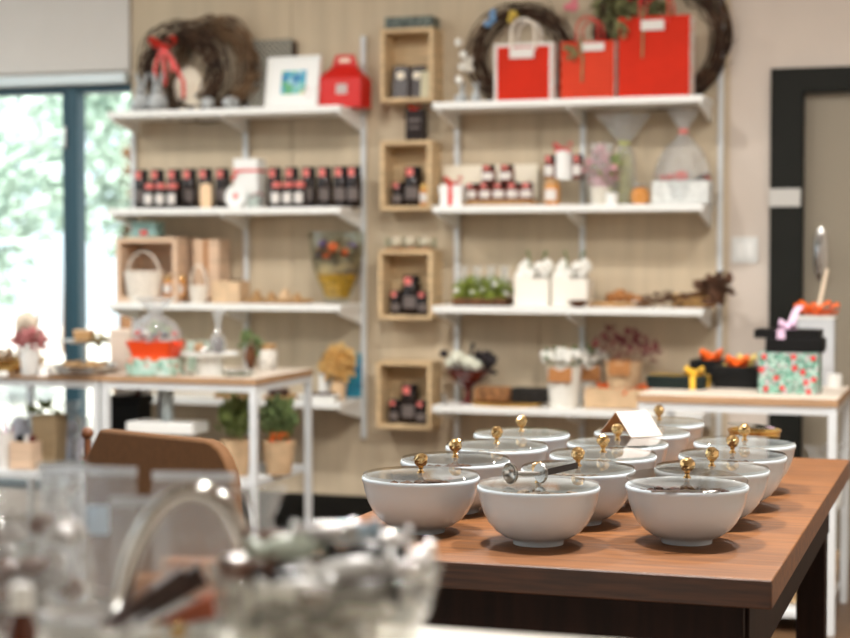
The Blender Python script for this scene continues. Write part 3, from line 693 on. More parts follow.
MB().lathe([(0, .0045), (.015, .0045), (.015, .0055), (0, .0055)], n=5, M=M_, cap=False).build('motif', TAGPINK, t)
p = sp(254, 1, .265); t = thing('glass_tumbler', 'short grey glass with a dark red stick leaning in it', 'glass', p)
MB().lathe([(0, 0), (.026, 0), (.029, .055), (.0275, .055), (.0245, .004), (0, .004)], n=24, cap=False).build('glass', GLASS, t)
MB().tube([(-.018, -.006, .04), (.022, -.014, .06), (.05, -.02, .052)], .0045, 8).build('stick', mat('dark_red', (120, 26, 26), .4), t)
# ------------------------------------------------------------------ left bank, third shelf
def crate(label, x, d, w_, dp, h, th, m, back=True, name='wooden_crate'):
    t = thing(name, label, 'crate', sp(x, 2, d))
    if back: MB().box((0, dp / 2 - th / 2, h / 2), (w_ - 2 * th, th, h - 2 * th)).build('back_panel', m, t)
    for s in (-1, 1): MB().box((s * (w_ - th) / 2, 0, h / 2), (th, dp, h)).build('side_panel', m, t, bevel=.002)
    for z in (th / 2, h - th / 2): MB().box((0, 0, z), (w_ - 2 * th, dp, th)).build('board', m, t, bevel=.002)
    return t
PINKWOOD = mat('pinkish_pine', (224, 192, 162), .65, var=.12, scale=7, stretch=(1, 1, 7))
k = kk(sp(156, 2, .16)); crate('open wooden crate on its side holding white basket and honey jars', 157, .15, 67 * k, .2, 64 * k, .022, PINKWOOD)
p = at(148, .17, SZ[2] + 64 * k + .001); t = thing('teal_box', 'small teal gift tin standing on the open wooden crate', 'tin', p)
MB().box((0, 0, .03), (.12, .08, .06)).build('tin', mat('teal_tin', (150, 190, 184), .4, var=.15, scale=30), t, bevel=.006); MB().box((0, -.041, .02), (.035, .002, .02)).build('red_mark', REDRIB, t)
MB().box((0, 0, .064), (.122, .082, .008)).build('tin_lid', mat('teal_tin2', (170, 206, 200), .4), t, bevel=.003)
def basket(w_, dp, h, hh, m):
    t = thing('white_basket', '', 'basket')
    b = MB().lathe([(0, .002), (.7, .002), (.72, 0), (.85, .3 * h), (.97, .8 * h), (1.0, h), (.95, h), (.9, .8 * h), (.68, .06 * h), (0, .05 * h)], n=30, sx=w_ / 2, sy=dp / 2, cap=False); b.build('basket_body', m, t)
    pts = [(w_ * .44 * cos(a), 0, h * .8 + (hh - h * .8) * sin(a)) for a in [pi * i / 16 for i in range(17)]]
    MB().strip(pts, (0, .008, 0), .0025).build('handle', m, t); return t
WB = mat('white_wicker', (236, 226, 212), .7, var=.1, scale=70, bump=.3)
p = sp(144, 2, .225); t = basket(41 * k, .13, 31 * k, 50 * k, WB); t.location = p; t['label'] = 'white wicker basket with arched handle inside the open crate'
p = sp(199, 2, .255); t = basket(20 * k, .07, 17 * k, 37 * k, WB); t.location = p; t['label'] = 'small white handled basket right of the open crate'
HONEY = jar(.095, .024, AMBER, GOLD, None, lab=1)
for i, x in enumerate([169, 181]): inst('honey', HONEY, at(x, .2, SZ[2] + .0228), ['left', 'right'][i] + ' one of two white-labelled honey jars inside the open crate', RZ, 'honey jars in the crate')
p = sp(212, 2, .1); t = thing('cardboard_box', 'tall pale cardboard box behind the small white basket', 'box', p); k = kk(p)
MB().box((0, 0, 31 * k), (28 * k, .12, 62 * k)).build('box', PINKWOOD, t, bevel=.002); MB().box((0, -.0606, 31 * k), (.02, .001, 62 * k)).build('tape', KRAFT, t)
p = sp(231, 2, .2); t = thing('low_box', 'low pale wooden box beside the small white basket', 'box', p); k = kk(p)
bx = MB().box((0, 0, .003), (30 * k, .11, .006))
for s in (-1, 1): bx.box((s * 14.4 * k, 0, 11 * k), (.006, .11, 22 * k)); bx.box((0, s * .052, 11 * k), (28 * k, .006, 22 * k))
bx.build('box', mat('pale_cream_wood', (222, 190, 152), .65, var=.1), t, bevel=.001); MB().box((.02, .0, 22 * k), (.05, .03, .012)).build('dark_lid', CHOC, t, bevel=.002)
p = sp(277, 2, .19); t = thing('round_board', 'oval tan wooden board with carved pieces on third left shelf', 'board', p); k = kk(p)
MB().lathe([(0, 0), (.9, 0), (1, .006), (1, .014), (.96, .018), (.9, .012), (0, .012)], n=40, sx=38 * k, sy=.085, cap=False).build('board', TAN, t)
for x, s in ((-22, .026), (-6, .022), (9, .03), (22, .02)):
    q = thing('wooden_figure', {-22: 'leftmost carved wooden piece on the oval board', -6: 'second carved wooden piece from the left on the oval board', 9: 'tallest carved wooden piece on the oval board', 22: 'rightmost carved wooden piece on the oval board'}[x], 'wooden figure', p + eW * x * k + Vector((0, 0, .0125)), RZ, 'carved pieces on the oval board')
    MB().lathe([(0, 0), (s, 0), (s * 1.1, s * .3), (s * .7, s * .9), (s * .45, s * 1.2), (s * .5, s * 1.5), (0, s * 1.7)], n=16, cap=False).build('figure', TAN if x != 9 else TERR, q)
p = sp(337, 2, .16); t = thing('potpourri_vase', 'clear tapered glass bowl filled with dark flowers and yellow petals', 'vase', p); k = kk(p)
MB().lathe([(0, 0), (.05, 0), (.055, .004), (.05, .012), (.052, .02), (.085, .1), (.112, .22), (.118, .3), (.115, .3), (.109, .22), (.082, .1), (.048, .024), (0, .02)], n=40, cap=False).build('glass_bowl', GLASS, t)
MB().lathe([(0, .026), (.046, .026), (.076, .095), (.09, .13), (.05, .14), (0, .142)], n=30, cap=False, jit=.01).build('petal_layer', mat('yellow_petals', (224, 168, 48), .7, var=.35, scale=60), t)
MB().lathe([(0, .13), (.09, .125), (.1, .18), (.06, .2), (0, .205)], n=26, cap=False, jit=.04).leaves((0, 0, .2), (.095, .095, .05), 160, .04).build('dark_flowers', mat('dark_petals', (66, 58, 58), .7, rgb2=(170, 150, 110), scale=14), t)
f = MB()
for a, z, s in ((-.6, .215, .02), (-2.6, .22, .022), (-1.4, .235, .026), (-1.9, .2, .018)): f.ball((.06 * cos(a), .07 * sin(a), z), (s, s, s * .8), 10, jit=.15)
f.build('orange_flowers', mat('orange_petals', (222, 96, 40), .6), t)
f = MB()
for a, z, s in ((-2.9, .205, .024), (-.2, .24, .02), (-2.2, .25, .02)): f.ball((.075 * cos(a), .06 * sin(a), z), (s, s, s * .8), 10, jit=.15)
f.build('purple_flowers', mat('purple_petals', (110, 84, 130), .6), t)
# ------------------------------------------------------------------ left bank, lowest shelf
p = sp(341, 3, .055); t = thing('canvas_picture', 'blue canvas picture leaning on the lowest left shelf', 'picture', p, RZ); t.rotation_euler = (radians(-6), 0, RZ + .1); k = kk(p)
MB().box((0, 0, 22 * k), (42 * k, .02, 44 * k)).build('canvas', mat('blue_canvas', (24, 92, 130), .5, rgb2=(40, 140, 160), scale=14), t, bevel=.002)
p = sp(319, 3, .245); t = thing('oval_plate', 'white oval plate of chocolates in front of the blue picture', 'plate', p); k = kk(p)
MB().lathe([(0, 0), (.7, 0), (.75, .004), (1, .022), (1, .026), (.96, .026), (.72, .008), (0, .007)], n=40, sx=23 * k, sy=.045, cap=False).build('plate', WHITE, t)
c = MB()
for i in range(9): c.ball((-.05 + .0135 * i, random.uniform(-.025, .025), .022), (.017, .015, .014), 8, jit=.1)
c.build('chocolates', CHOC, t)['kind'] = 'stuff'
p = sp(338, 3, .17); t = thing('straw_bouquet', 'round straw flower bouquet standing before the blue picture', 'bouquet', p + eW * .0)
f = MB().leaves((0, 0, .15), (.058, .045, .066), 420, .03, up=0, shell=.2).ball((0, 0, .15), (.045, .035, .055), 14, jit=.1); f.build('straw_flowers', mat('straw', (232, 200, 136), .8, rgb2=(204, 156, 84), scale=30), t)
MB().lathe([(0, 0), (.03, 0), (.036, .06), (.03, .075), (0, .075)], n=18, cap=False).build('pot', TERR, t)
p = sp(325, 3, .265); t = thing('white_bottle', 'small white bottle at the table corner before the blue picture', 'bottle', sp(324, 3, .16))
MB().lathe([(0, 0), (.018, 0), (.02, .005), (.02, .1), (.012, .115), (.012, .135), (0, .136)], n=20, cap=False).build('bottle', WHITE, t)
for x, w_, lb in ((279, 18, 'tan oval board with dark treats behind the table corner'), (237, 24, 'tan oval board under the left table edge on lowest shelf'),):
    p = sp(x, 3, .2); t = thing('serving_board', lb, 'board', p, RZ, 'tan boards on the lowest left shelf'); k = kk(p)
    MB().lathe([(0, 0), (.92, 0), (1, .006), (1, .012), (.95, .016), (.9, .011), (0, .011)], n=36, sx=w_ * k, sy=.08, cap=False).build('board', TAN, t)
    f = MB()
    for i in range(7): f.ball((random.uniform(-.7, .7) * w_ * k, random.uniform(-.04, .04), .028), (.024, .02, .02), 9, jit=.12)
    f.build('treats', CHOC if x > 250 else DKLEAF, t)['kind'] = 'stuff'
p = sp(262, 3, .23); o = tag(MB().lathe([(0, 0), (.022, 0), (.03, .02), (.028, .04), (.014, .052), (0, .054)], n=20, cap=False).build('white_egg', WHITE, loc=p), 'white egg lying under the table corner on lowest shelf', 'egg')
p = sp(128, 3, .2); o = tag(MB().box((0, 0, .018), (.11, .08, .036)).build('wooden_block', TAN, loc=p, rot=(0, 0, RZ), bevel=.003), 'tan wooden block on the lowest shelf seen under the table', 'block')
# ------------------------------------------------------------------ wall cubes content
c0, z0, zt = CB[0]
t = thing('tin_stack', 'green marbled tin on top of the topmost wall box', 'tin', L(c0 - .045, .085, zt + .001)); GM = spots('green_marble', (0, 0, 0), [(92, 102, 94), (54, 64, 58), (120, 130, 120), (64, 74, 68)], 60)
def tinb(w_):
    o = MB().box((0, 0, .024), (w_, .1, .048)).build('marbled_tin', GM, bevel=.003); return o
bpy.data.objects.remove(t)
tag(tinb(.075), 'smaller green marbled tin, left on top of the topmost wall box', 'tin', 'marbled tins').location = L(c0 - .062, .085, zt + .0005)
tag(tinb(.13), 'wider green marbled tin, right on top of the topmost wall box', 'tin', 'marbled tins').location = L(c0 + .042, .085, zt + .0005)
for o in COL.objects:
    if o.name.startswith('marbled_tin'): o.rotation_euler = (0, 0, RZ)
def chocbag():
    t = thing('chocolate_bag', '', 'chocolate bag')
    MB().box((0, 0, .068), (.072, .05, .136), top=(.95, .4)).build('bag', mat('dark_bag', (46, 30, 24), .35), t, bevel=.004)
    MB().lathe([(0, 0), (.016, 0), (.016, .001), (0, .001)], n=20, sx=1.2, M=Matrix.Translation((0, -.0185, .095)) @ Matrix.Rotation(pi / 2 - .1, 4, 'X')).build('oval_label', CREAM, t); return t
inst('cbag', chocbag, L(c0 - .04, .09, z0 + .0005), 'left dark chocolate bag in the topmost wall box', RZ, 'dark chocolate bags'); inst('cbag', chocbag, L(c0 + .03, .08, z0 + .0005), 'right dark chocolate bag in the topmost wall box', RZ - .2, 'dark chocolate bags')
t = thing('cream_card', 'cream card leaning right in the topmost wall box', 'card', L(c0 + .067, .115, z0 + .0005)); t.rotation_euler = (radians(-4), 0, RZ); MB().box((0, 0, .055), (.035, .003, .11)).build('card', mat('pale_green_card', (206, 200, 170), .7), t)
c1, z1, zt1 = CB[1]
t = thing('dark_gift_box', 'black chocolate box with a red bow on the second wall box', 'box', L(c1 + .025, .08, zt1 + .0005)); MB().box((0, 0, .065), (.078, .06, .13)).build('box', mat('near_black_card', (38, 28, 26), .4), t, bevel=.002)
bow((0, -.025, .132), .026, .5).build('bow', REDRIB, t); MB().box((0, -.0305, .085), (.055, .001, .014)).box((0, -.0305, .055), (.045, .001, .01)).build('label', GREYLAB, t)
inst('cj', CUBEJ, L(c1 - .052, .09, z1 + .0005), 'small dark jar, left in the second wall box from the top', RZ, 'dark jars in the wall boxes')
inst('ct', CUBET, L(c1 + .012, .08, z1 + .0005), 'tall dark jar in the second wall box from the top', RZ, 'tall dark jars in the wall boxes')
o = jar(.09, .024, AMBER, BRASS, None)(); o.location = L(c1 + .07, .1, z1 + .0005); o['label'] = 'white-labelled jar with a brass lid in the second wall box'
for q, nm in ((2, 'third'), (3, 'lowest')):
    cc, zz, _ = CB[q]; w3 = 'third wall box from the top' if q == 2 else 'lowest wall box'
    inst('cj', CUBEJ, L(cc - .058, .09, zz + .0005), f'small dark jar, left in the {w3}', RZ, 'dark jars in the wall boxes'); inst('cj', CUBEJ, L(cc + .066, .1, zz + .0005), f'small dark jar, right in the {w3}', RZ, 'dark jars in the wall boxes')
    inst('ct', CUBET, L(cc + .006, .08, zz + .0005), f'tall dark jar, in the middle of the {w3}', RZ, 'tall dark jars in the wall boxes')
c2, z2, zt2 = CB[2]
t = thing('egg_tray', 'clear tray standing on the third wall box from the top', 'tray', L(c2 + .005, .085, zt2 + .0005))
MB().box((0, 0, .003), (.2, .09, .006)).build('base', KRAFT, t)
bx = MB()
for s in (-1, 1): bx.box((s * .099, 0, .028), (.002, .09, .044)); bx.box((0, s * .044, .028), (.196, .002, .044))
bx.build('clear_wall', GLASS, t)
for i, x in enumerate((-.064, 0, .064)):
    o = MB().ball((0, 0, .024), (.028, .026, .024), 14).build('chocolate_egg', mat('pale_egg', (232, 214, 192), .4)); o.location = L(c2 + .005 + x, .085, zt2 + .0068); tag(o, ['left', 'middle', 'right'][i] + ' pale egg in the clear tray on the third wall box', 'egg', 'eggs in the tray')
# ------------------------------------------------------------------ right bank, top shelf
p = sp(521, 0, .07); k = kk(p)
wr = wreath('dark vine wreath behind the left red gift bag', p, 46 * k, 7.5 * k, 26, VINE, rx=0)
for x, z, c, nm in ((-31, 86, (110, 150, 190), 'blue_flower'), (-9, 84, (206, 176, 70), 'yellow_flower'), (-57, 40, (226, 220, 208), 'white_flower'), (60, 95, (214, 120, 130), 'pink_flower')):
    f = MB()
    for i in range(7): f.ball((x * k * .9 + random.uniform(-.02, .02), -.05 + random.uniform(-.01, .01), z * k + random.uniform(-.025, .025)), (.014, .01, .014), 8)
    f.build(nm, mat(nm, c, .6), wr)
p = sp(662, 0, .052); wr = wreath('large dark vine wreath behind the two right gift bags', p, 57 * k, 9 * k, 32, VINE)
f = MB()
for x, z in ((-72, 90), (-60, 100), (-50, 82), (-24, 98), (-12, 88)): f.leaves((x * k * .75, -.03, z * k), (.05, .015, .06), 40, .05, up=-.5)
f.build('greenery', mat('sage_leaf', (140, 140, 96), .7, var=.25), wr)
f = MB()
for x, z in ((-30, 101), (-20, 96), (-12, 100)): f.ball((x * k, -.035, z * k), .016, 10, jit=.1)
f.build('red_flower', mat('red_flower', (200, 50, 56), .6), wr)
def gift_bag(label, x0, x1, ytop, d, dp, m, trim=False, handle='white', lab=None, lean=0):
    p = sp((x0 + x1) / 2, 0, d); k = kk(p); w_ = (x1 - x0) * k; f_ = at((x0 + x1) / 2, d + dp / 2, SZ[0]); h = wl((x0 + x1) / 2, ytop, d + dp / 2).z - SZ[0]
    t = thing('gift_bag', label, 'gift bag', p); c = .0012
    b = MB().box((0, -dp / 2, h / 2), (w_, .0016, h)).box((0, dp / 2, h / 2), (w_, .0016, h)).box((0, 0, .001), (w_, dp, .0016)); b.build('paper_body', m, t)
    for s in (-1, 1):
        pts = [(s * w_ / 2, -dp / 2), (s * (w_ / 2 + .004), 0), (s * w_ / 2, dp / 2), (s * w_ / 2 - s * .0016, dp / 2), (s * (w_ / 2 + .0024), 0), (s * w_ / 2 - s * .0016, -dp / 2)]
        MB().plate(pts, 0, h).build('side_gusset', spots('dotted_side', (0, 0, 0), [(240, 236, 230), (240, 236, 230), (230, 150, 130), (240, 236, 230)], 130), t, smooth=0)
    if trim:
        fr = MB(); q = .013
        for s in (-1, 1): fr.box((s * (w_ - q) / 2, -dp / 2 - .0014, h / 2), (q, .001, h))
        fr.box((0, -dp / 2 - .0014, h - q / 2), (w_ - 2 * q, .001, q)); fr.build('white_border', PAPER, t)
    hm = mat('white_cord', (232, 222, 208), .7) if handle == 'white' else REDRIB
    for s in (-1, 1):
        hw = w_ * .2; hh = 24 * k
        pts = [(-hw, 0, -.03), (-hw, 0, hh * .45)] + [(-hw * cos(a), 0, hh * .5 + hh * .5 * sin(a)) for a in [pi * i / 10 for i in range(1, 10)]] + [(hw, 0, hh * .45), (hw, 0, -.03)]
        pts = [(x, s * (dp / 2 + .004), z + h) for x, y, z in pts]
        MB().tube(pts, .0055 if handle == 'white' else .0035, 8).build('handle', hm, t)
    if lab:
        lx, lz, lw, lh = lab; MB().box((lx * k, -dp / 2 - .0052 - .004, h - lz * k), (lw * k, .001, lh * k)).build('paper_label', PAPER, t)
    return t, w_, h, k, dp
gift_bag('left red gift bag with white border and pale loop handle', 496, 556, 43, .2, .09, RED, True, 'white', (-1, 10, 25, 10))
for nm, a in (('middle coral gift bag, the smallest of the three red bags', (563, 617, 41, .19, .1, CORAL, False, 'red', (6, 6, 23, 8))), ('largest red gift bag, standing rightmost on the top shelf', (621, 692, 16, .215, .12, RED, False, 'red', (-1, 9, 23, 10)))):
    t, w_, h, k, dp = gift_bag(nm, *a)
    g = MB(); xx = -.055 if a[0] < 600 else -.115
    g.strip([(xx * .4, -dp / 2 - .006, h + .02), (xx * .4 + .005, -dp / 2 - .008, h - .07), (xx * .4 + .002, -dp / 2 - .008, h - .16)], (.0035, 0, 0), .001).leaves((xx, -dp / 2 - .01, h - .03), (.02, .006, .04), 26, .035, up=-.6)
    g.build('herb_sprig', mat('sage_leaf', (140, 140, 96), .7, var=.25), t)
for x, lb in ((462, 'left one of the small grey rabbits at the shelf end by the wreath'), (476, 'right one of the small grey rabbits at the shelf end by the wreath')):
    o = inst('rabbit', bunny, sp(x, 0, .24), lb, RZ + .4, G); o.scale = (.5, .5, .5)
p = sp(462, 0, .16); t = thing('dried_flower', 'pale dried flower stem left of the dark wreath', 'dried flower', p); 
MB().tube([(0, 0, 0), (.005, 0, .1), (-.005, 0, .24)], .003, 6).build('stem', VINE2, t); f = MB()
for z in (.1, .15, .2, .25): f.ball((random.uniform(-.02, .02), -.01, z), .017, 9, jit=.12)
f.build('blossom', WHITEFL, t)
# ------------------------------------------------------------------ right bank, second shelf
p = sp(490, 1, .05); t = thing('cream_board', 'cream backing board leaning behind the brown jam jars', 'board', p); k = kk(p); t.rotation_euler = (radians(-3), 0, RZ)
MB().box((0, 0, 21 * k), (98 * k, .008, 42 * k)).build('board', CREAM, t, bevel=.001)
def ribbon_box(key, label, p, w_, d_, h, m, rm, s, cat='gift box', rot=RZ, bowoff=(0, 0)):
    t = thing('gift_box', label, cat, p, rot)
    MB().box((0, 0, h * .4), (w_ - .006, d_ - .006, h * .8)).build('box', m, t, bevel=.0015); MB().box((0, 0, h * .8), (w_, d_, h * .4)).build('box_lid', m, t, bevel=.0015)
    r = MB().box((0, 0, h / 2), (.016, d_ + .003, h + .003)); bow((bowoff[0], bowoff[1], h + s * .2), s, .4, mb=r); r.build('ribbon', rm, t); return t
p = sp(453, 1, .2); ribbon_box(0, 'small white gift box with red ribbon at the left shelf end', p, .095, .08, .085, WHITE, REDRIB, .04)
p = sp(502, 1, .17); k = kk(p); t = thing('wooden_slab', 'pale wooden slab carrying the brown jam jars', 'board', p); MB().lathe([(0, 0), (.95, 0), (1, .006), (1, .016), (.97, .02), (0, .02)], n=36, sx=40 * k, sy=.1, cap=False).build('slab', TAN, t)
zs = SZ[1] + .0205
for i, x in enumerate([474, 487, 500, 513, 526]): inst('mini', MINI, at(x, .17, zs), f'{o_of(i, 5)} brown jam jar of the lower tier on the wooden slab', RZ + .15 * (i - 2), 'brown jam jars on the slab')
for i, x in enumerate([489, 507]): inst('mini', MINI, at(x, .17, zs + .0725), ['left', 'right'][i] + ' brown jam jar stacked on the upper tier', RZ, 'brown jam jars of the upper tier')
p = sp(568, 1, .17); k = kk(p); t = thing('acrylic_riser', 'clear acrylic riser carrying two amber jars and a white tube', 'riser', p)
MB().box((0, 0, .098), (42 * k, .1, .005)).box((-20.5 * k, 0, .048), (.004, .1, .095)).box((20.5 * k, 0, .048), (.004, .1, .095)).build('riser', GLASS, t)
AMB = jar(.1, .024, BROWNJAR, LIDBLK, TAGPINK)
for i, x in enumerate([550, 578]): inst('amb', AMB, at(x, .17, SZ[1] + .101), ['left', 'right'][i] + ' slim brown jar on the acrylic riser', RZ, 'slim brown jars on the riser')
t = thing('white_tube', 'white paper tube with a pink bow on the acrylic riser', 'tube box', at(564, .17, SZ[1] + .101)); MB().lathe([(0, 0), (.034, 0), (.034, .115), (0, .115)], n=28, cap=False).build('tube', WHITE, t); bow((0, -.02, .122), .04, .4).build('bow', mat('rose_ribbon', (226, 90, 96), .45), t)
o = jar(.105, .031, AMBER, TAN, None)(); o.location = sp(552, 1, .25); o['label'] = 'jar with large white label in front of the acrylic riser'
def cello(prof, n=26, pleat=.06, npl=7, sx=1, sy=1, jit=.05):
    pr = [prof[0]]
    for (r0, z0), (r1, z1) in zip(prof, prof[1:]):
        st = max(1, int(abs(z1 - z0) / .022))
        for i in range(1, st + 1): pr.append((r0 + (r1 - r0) * i / st, z0 + (z1 - z0) * i / st))
    b = MB().lathe(pr, n=n, cap=False, pleat=pleat, npl=npl, jit=jit, sx=sx, sy=sy); return b
p = sp(601, 1, .235); t = thing('flower_gift', 'pink flowers wrapped in clear cellophane beside the glass jar', 'gift', p); MB().lathe([(0, 0), (.035, 0), (.045, .07), (.043, .07), (.033, .004), (0, .004)], n=24, cap=False).build('pot', CREAM, t)
MB().leaves((0, 0, .14), (.045, .035, .06), 130, .04).ball((0, 0, .1), (.04, .03, .05), 12, jit=.1).build('pink_flowers', mat('soft_pink', (232, 170, 176), .6, var=.15), t); MB().leaves((.01, 0, .12), (.05, .04, .065), 50, .045).build('leaves', LEAF, t)
cello([(.045, .0), (.05, .06), (.055, .14), (.045, .2), (.05, .24)]).build('wrap', CELLO, t, smooth=0)
p = sp(624, 1, .13); t = thing('tall_wrap', 'tall clear cellophane wrap with yellow green filling and flared top', 'gift', p)
MB().lathe([(0, 0), (.03, .0), (.032, .12), (.025, .2), (.0, .24)], n=20, cap=False, jit=.06).build('filling', mat('lime_filling', (196, 190, 120), .7, var=.2), t)
cello([(.04, 0), (.045, .1), (.035, .2), (.02, .245), (.06, .3), (.105, .36)], pleat=.12).build('wrap', CELLO, t, smooth=0); MB().lathe([(.021, .238), (.025, .245), (.021, .252)], n=16, cap=False).build('tie', mat('lime_ribbon', (188, 190, 90), .4), t)
p = sp(640, 1, .235); t = thing('glass_jar', 'round amber glass jar before the wrapped hamper', 'jar', p); MB().lathe([(0, .002), (.03, 0), (.038, .02), (.036, .05), (.024, .062), (.026, .07), (.0, .072)], n=24, cap=False).build('jar_body', AMBER, t); MB().lathe([(.027, .066), (.028, .078), (0, .08)], n=20, cap=False).build('lid', SILVER, t)
p = sp(612, 1, .26); t = thing('tealight', 'small white pot at the shelf front below the pink flowers', 'pot', p); MB().lathe([(0, 0), (.022, 0), (.026, .045), (.024, .045), (.02, .004), (0, .004)], n=20, cap=False).build('pot', WHITE, t)
p = sp(683, 1, .17); k = kk(p); t = thing('gift_hamper', 'white hamper of red and dark sweets under a cellophane dome', 'hamper', p)
HP = mat('grey_white_print', (224, 226, 222), .5, var=.12, scale=60); bx = MB().box((0, 0, .003), (56 * k, .15, .006))
for s in (-1, 1): bx.box((s * 27.4 * k, 0, .045), (.005, .15, .09)); bx.box((0, s * .0725, .045), (54 * k, .005, .09))
bx.build('box', HP, t)
f = MB(); g2 = MB(); 
for i in range(16): (f if i % 3 else g2).ball((random.uniform(-24, 24) * k, random.uniform(-.05, .05), .095 + random.uniform(-.01, .015)), (.019, .017, .016), 9, jit=.08)
f.build('dark_sweets', CHOC, t)['kind'] = 'stuff'; g2.ball((.0, -.05, .11), (.03, .02, .02), 9, jit=.1); g2.build('red_sweets', CORAL, t)['kind'] = 'stuff'
b = cello([(1.02, .02), (1.06, .1), (.95, .16), (.6, .225), (.18, .27), (.12, .285), (.4, .33), (.62, .37)], n=30, sx=27 * k, sy=.08); b.build('wrap', CELLO, t, smooth=0); MB().lathe([(.016, .275), (.02, .283), (.016, .292)], n=16, cap=False).build('tie', TAGPINK, t)
# ------------------------------------------------------------------ right bank, third shelf
p = sp(484, 2, .18); k = kk(p); t = thing('moss_tray', 'wooden tray of green moss and small white wrapped cones', 'planter', p)
bx = MB().box((0, 0, .005), (56 * k, .12, .01))
for s in (-1, 1): bx.box((s * 27.3 * k, 0, .016), (.006, .12, .032)); bx.box((0, s * .057, .016), (53.5 * k, .006, .032))
bx.build('tray', BARK, t); MB().leaves((0, 0, .06), (28 * k, .055, .04), 420, .032).ball((0, 0, .03), (27 * k, .045, .03), 14, jit=.1).build('moss', mat('bright_moss', (160, 176, 74), .7, var=.35, scale=30), t)
for x in (-21, -6, 8, 22): MB().lathe([(.008, .05), (.022, .1), (.012, .135), (.02, .16)], n=16, cap=False, pleat=.15, M=Matrix.Translation((x * k, -.01, 0))).build('cone', CELLO, t)
f = MB()
for x in (-26, -10, 1, 14, 25): f.ball((x * k, -.035, .07 + random.uniform(-.02, .02)), .011, 8, jit=.1)
f.build('white_flowers', WHITEFL, t)
def planter(w_, d_, h, top):
    t = thing('square_planter', '', 'planter'); bx = MB().box((0, 0, .004), (w_ * .92, d_ * .92, .008))
    for s in (-1, 1): bx.box((s * (w_ / 2 - .004), 0, h / 2), (.006, d_, h)); bx.box((0, s * (d_ / 2 - .004), h / 2), (w_ - .014, .006, h))
    bx.build('pot', mat('cream_pot', (240, 234, 222), .6), t, bevel=.002)
    f = MB()
    for i in range(20): f.ball((random.uniform(-.42, .42) * w_, random.uniform(-.45, .45) * d_, h + random.uniform(-.0, .06)), random.uniform(.018, .028), 9, jit=.12)
    f.build('white_blossoms', WHITEFL, t)['kind'] = 'stuff'
    b = MB()
    for a in (-.02, .03): b.tube([(a, 0, h), (a * 1.2, 0, h + .09), (a * 1.6, 0, h + .11)], [.004, .003, .008], 6)
    b.build('dark_stem', DKLEAF, t); return t
PLN = lambda: planter(36 * k, .12, 27 * k, 0)
for x, lb in ((535, 'left one of two white square planters full of white blossoms'), (572.5, 'right one of two white square planters full of white blossoms')): inst('planter', PLN, sp(x, 2, .17), lb, RZ, 'white square planters')
p = sp(578, 2, .272); t = thing('brown_dish', 'small dark brown dish at the front of third right shelf', 'dish', p); MB().lathe([(0, 0), (.018, 0), (.02, .004), (.042, .026), (.04, .027), (.016, .008), (0, .007)], n=24, cap=False).build('dish', mat('brown_wood', (96, 58, 32), .5), t)
p = sp(620, 2, .13); t = thing('cutting_board', 'tan cutting board with bread-like wooden knots', 'board', p); MB().box((0, 0, .009), (56 * k, .14, .018)).build('board', TAN, t, bevel=.004); f = MB()
for x, z, s in ((-9, .035, .02), (0, .045, .024), (9, .035, .02), (18, .03, .016)): f.ball((x * k, 0, z), (s * 1.2, s, s), 10, jit=.1)
f.build('wooden_knots', KRAFT, t); MB().box((20 * k, -.03, .021), (.05, .05, .005)).build('white_cloth', PAPER, t)
p = sp(694, 2, .13); t = thing('tan_box', 'low tan box under the dried flower branch', 'box', p); MB().box((0, 0, .026), (40 * k, .07, .052)).build('box', mat('yellow_tan', (206, 160, 96), .6, var=.1), t, bevel=.002)
p = sp(684, 2, .235); t = thing('dried_branch', 'long dried brown flower branch lying across the shelf end', 'dried flower', p); b = MB()
for i in range(9):
    z = .02 + .004 * i; b.tube([(-46 * k, .01 * sin(i), .012 + .003 * (i % 3)), (-20 * k, .012 * cos(i * 2), .025 + .004 * (i % 4)), (8 * k, .01 * sin(i * 3), .045 + .004 * (i % 4)), (32 * k, .015 * cos(i), .05 + .012 * (i % 5))], [.004, .004, .003, .002], 6)
b.build('stems', BARK, t); MB().leaves((30 * k, 0, .075), (.05, .03, .05), 120, .04).ball((30 * k, 0, .07), (.04, .025, .04), 10, jit=.2).leaves((-15 * k, 0, .03), (.1, .02, .02), 60, .03).build('dried_heads', mat('dried_brown', (112, 78, 58), .8, var=.4, scale=40), t)
# ------------------------------------------------------------------ right bank, lowest shelf
p = sp(468, 3, .16); k = kk(p); t = thing('red_goblet', 'dark red glass goblet holding dried white and black flowers', 'goblet', p)
MB().lathe([(0, 0), (.04, 0), (.042, .004), (.016, .012), (.012, .04), (.016, .06), (.05, .085), (.085, .115), (.098, .135), (.094, .137), (.05, .095), (0, .08)], n=36, cap=False).build('goblet', DKRED, t)
f = MB()
for x, z, s in ((-9, 45, .034), (-17, 40, .022), (3, 41, .03), (10, 38, .026)): f.ball((x * k, -.02, z * k), s, 12, jit=.1)
f.build('white_flowers', mat('greenish_white', (214, 214, 196), .7), t)
f = MB().tube([(-10 * k, 0, .12), (-18 * k, 0, 40 * k), (-25 * k, 0, 49 * k)], .003, 5).ball((-25 * k, 0, 49 * k), (.02, .02, .016), 10, jit=.15).ball((22 * k, 0, 42 * k), (.03, .02, .022), 10, jit=.15).leaves((14 * k, 0, 38 * k), (.06, .04, .03), 60, .045)
f.tube([(0, 0, .12), (2 * k, .01, 50 * k), (5 * k, .01, 60 * k)], [.004, .006, .009], 7); f.build('dark_flowers', mat('near_black_petal', (52, 46, 48), .7), t)
p = sp(507, 3, .2); t = thing('gold_tray', 'gold oval tray under a tan loaf and a black block', 'tray', p); MB().lathe([(0, 0), (.95, 0), (1, .01), (1, .014), (.96, .013), (.92, .006), (0, .006)], n=40, sx=37 * k, sy=.09, cap=False).build('tray', BRASS, t)
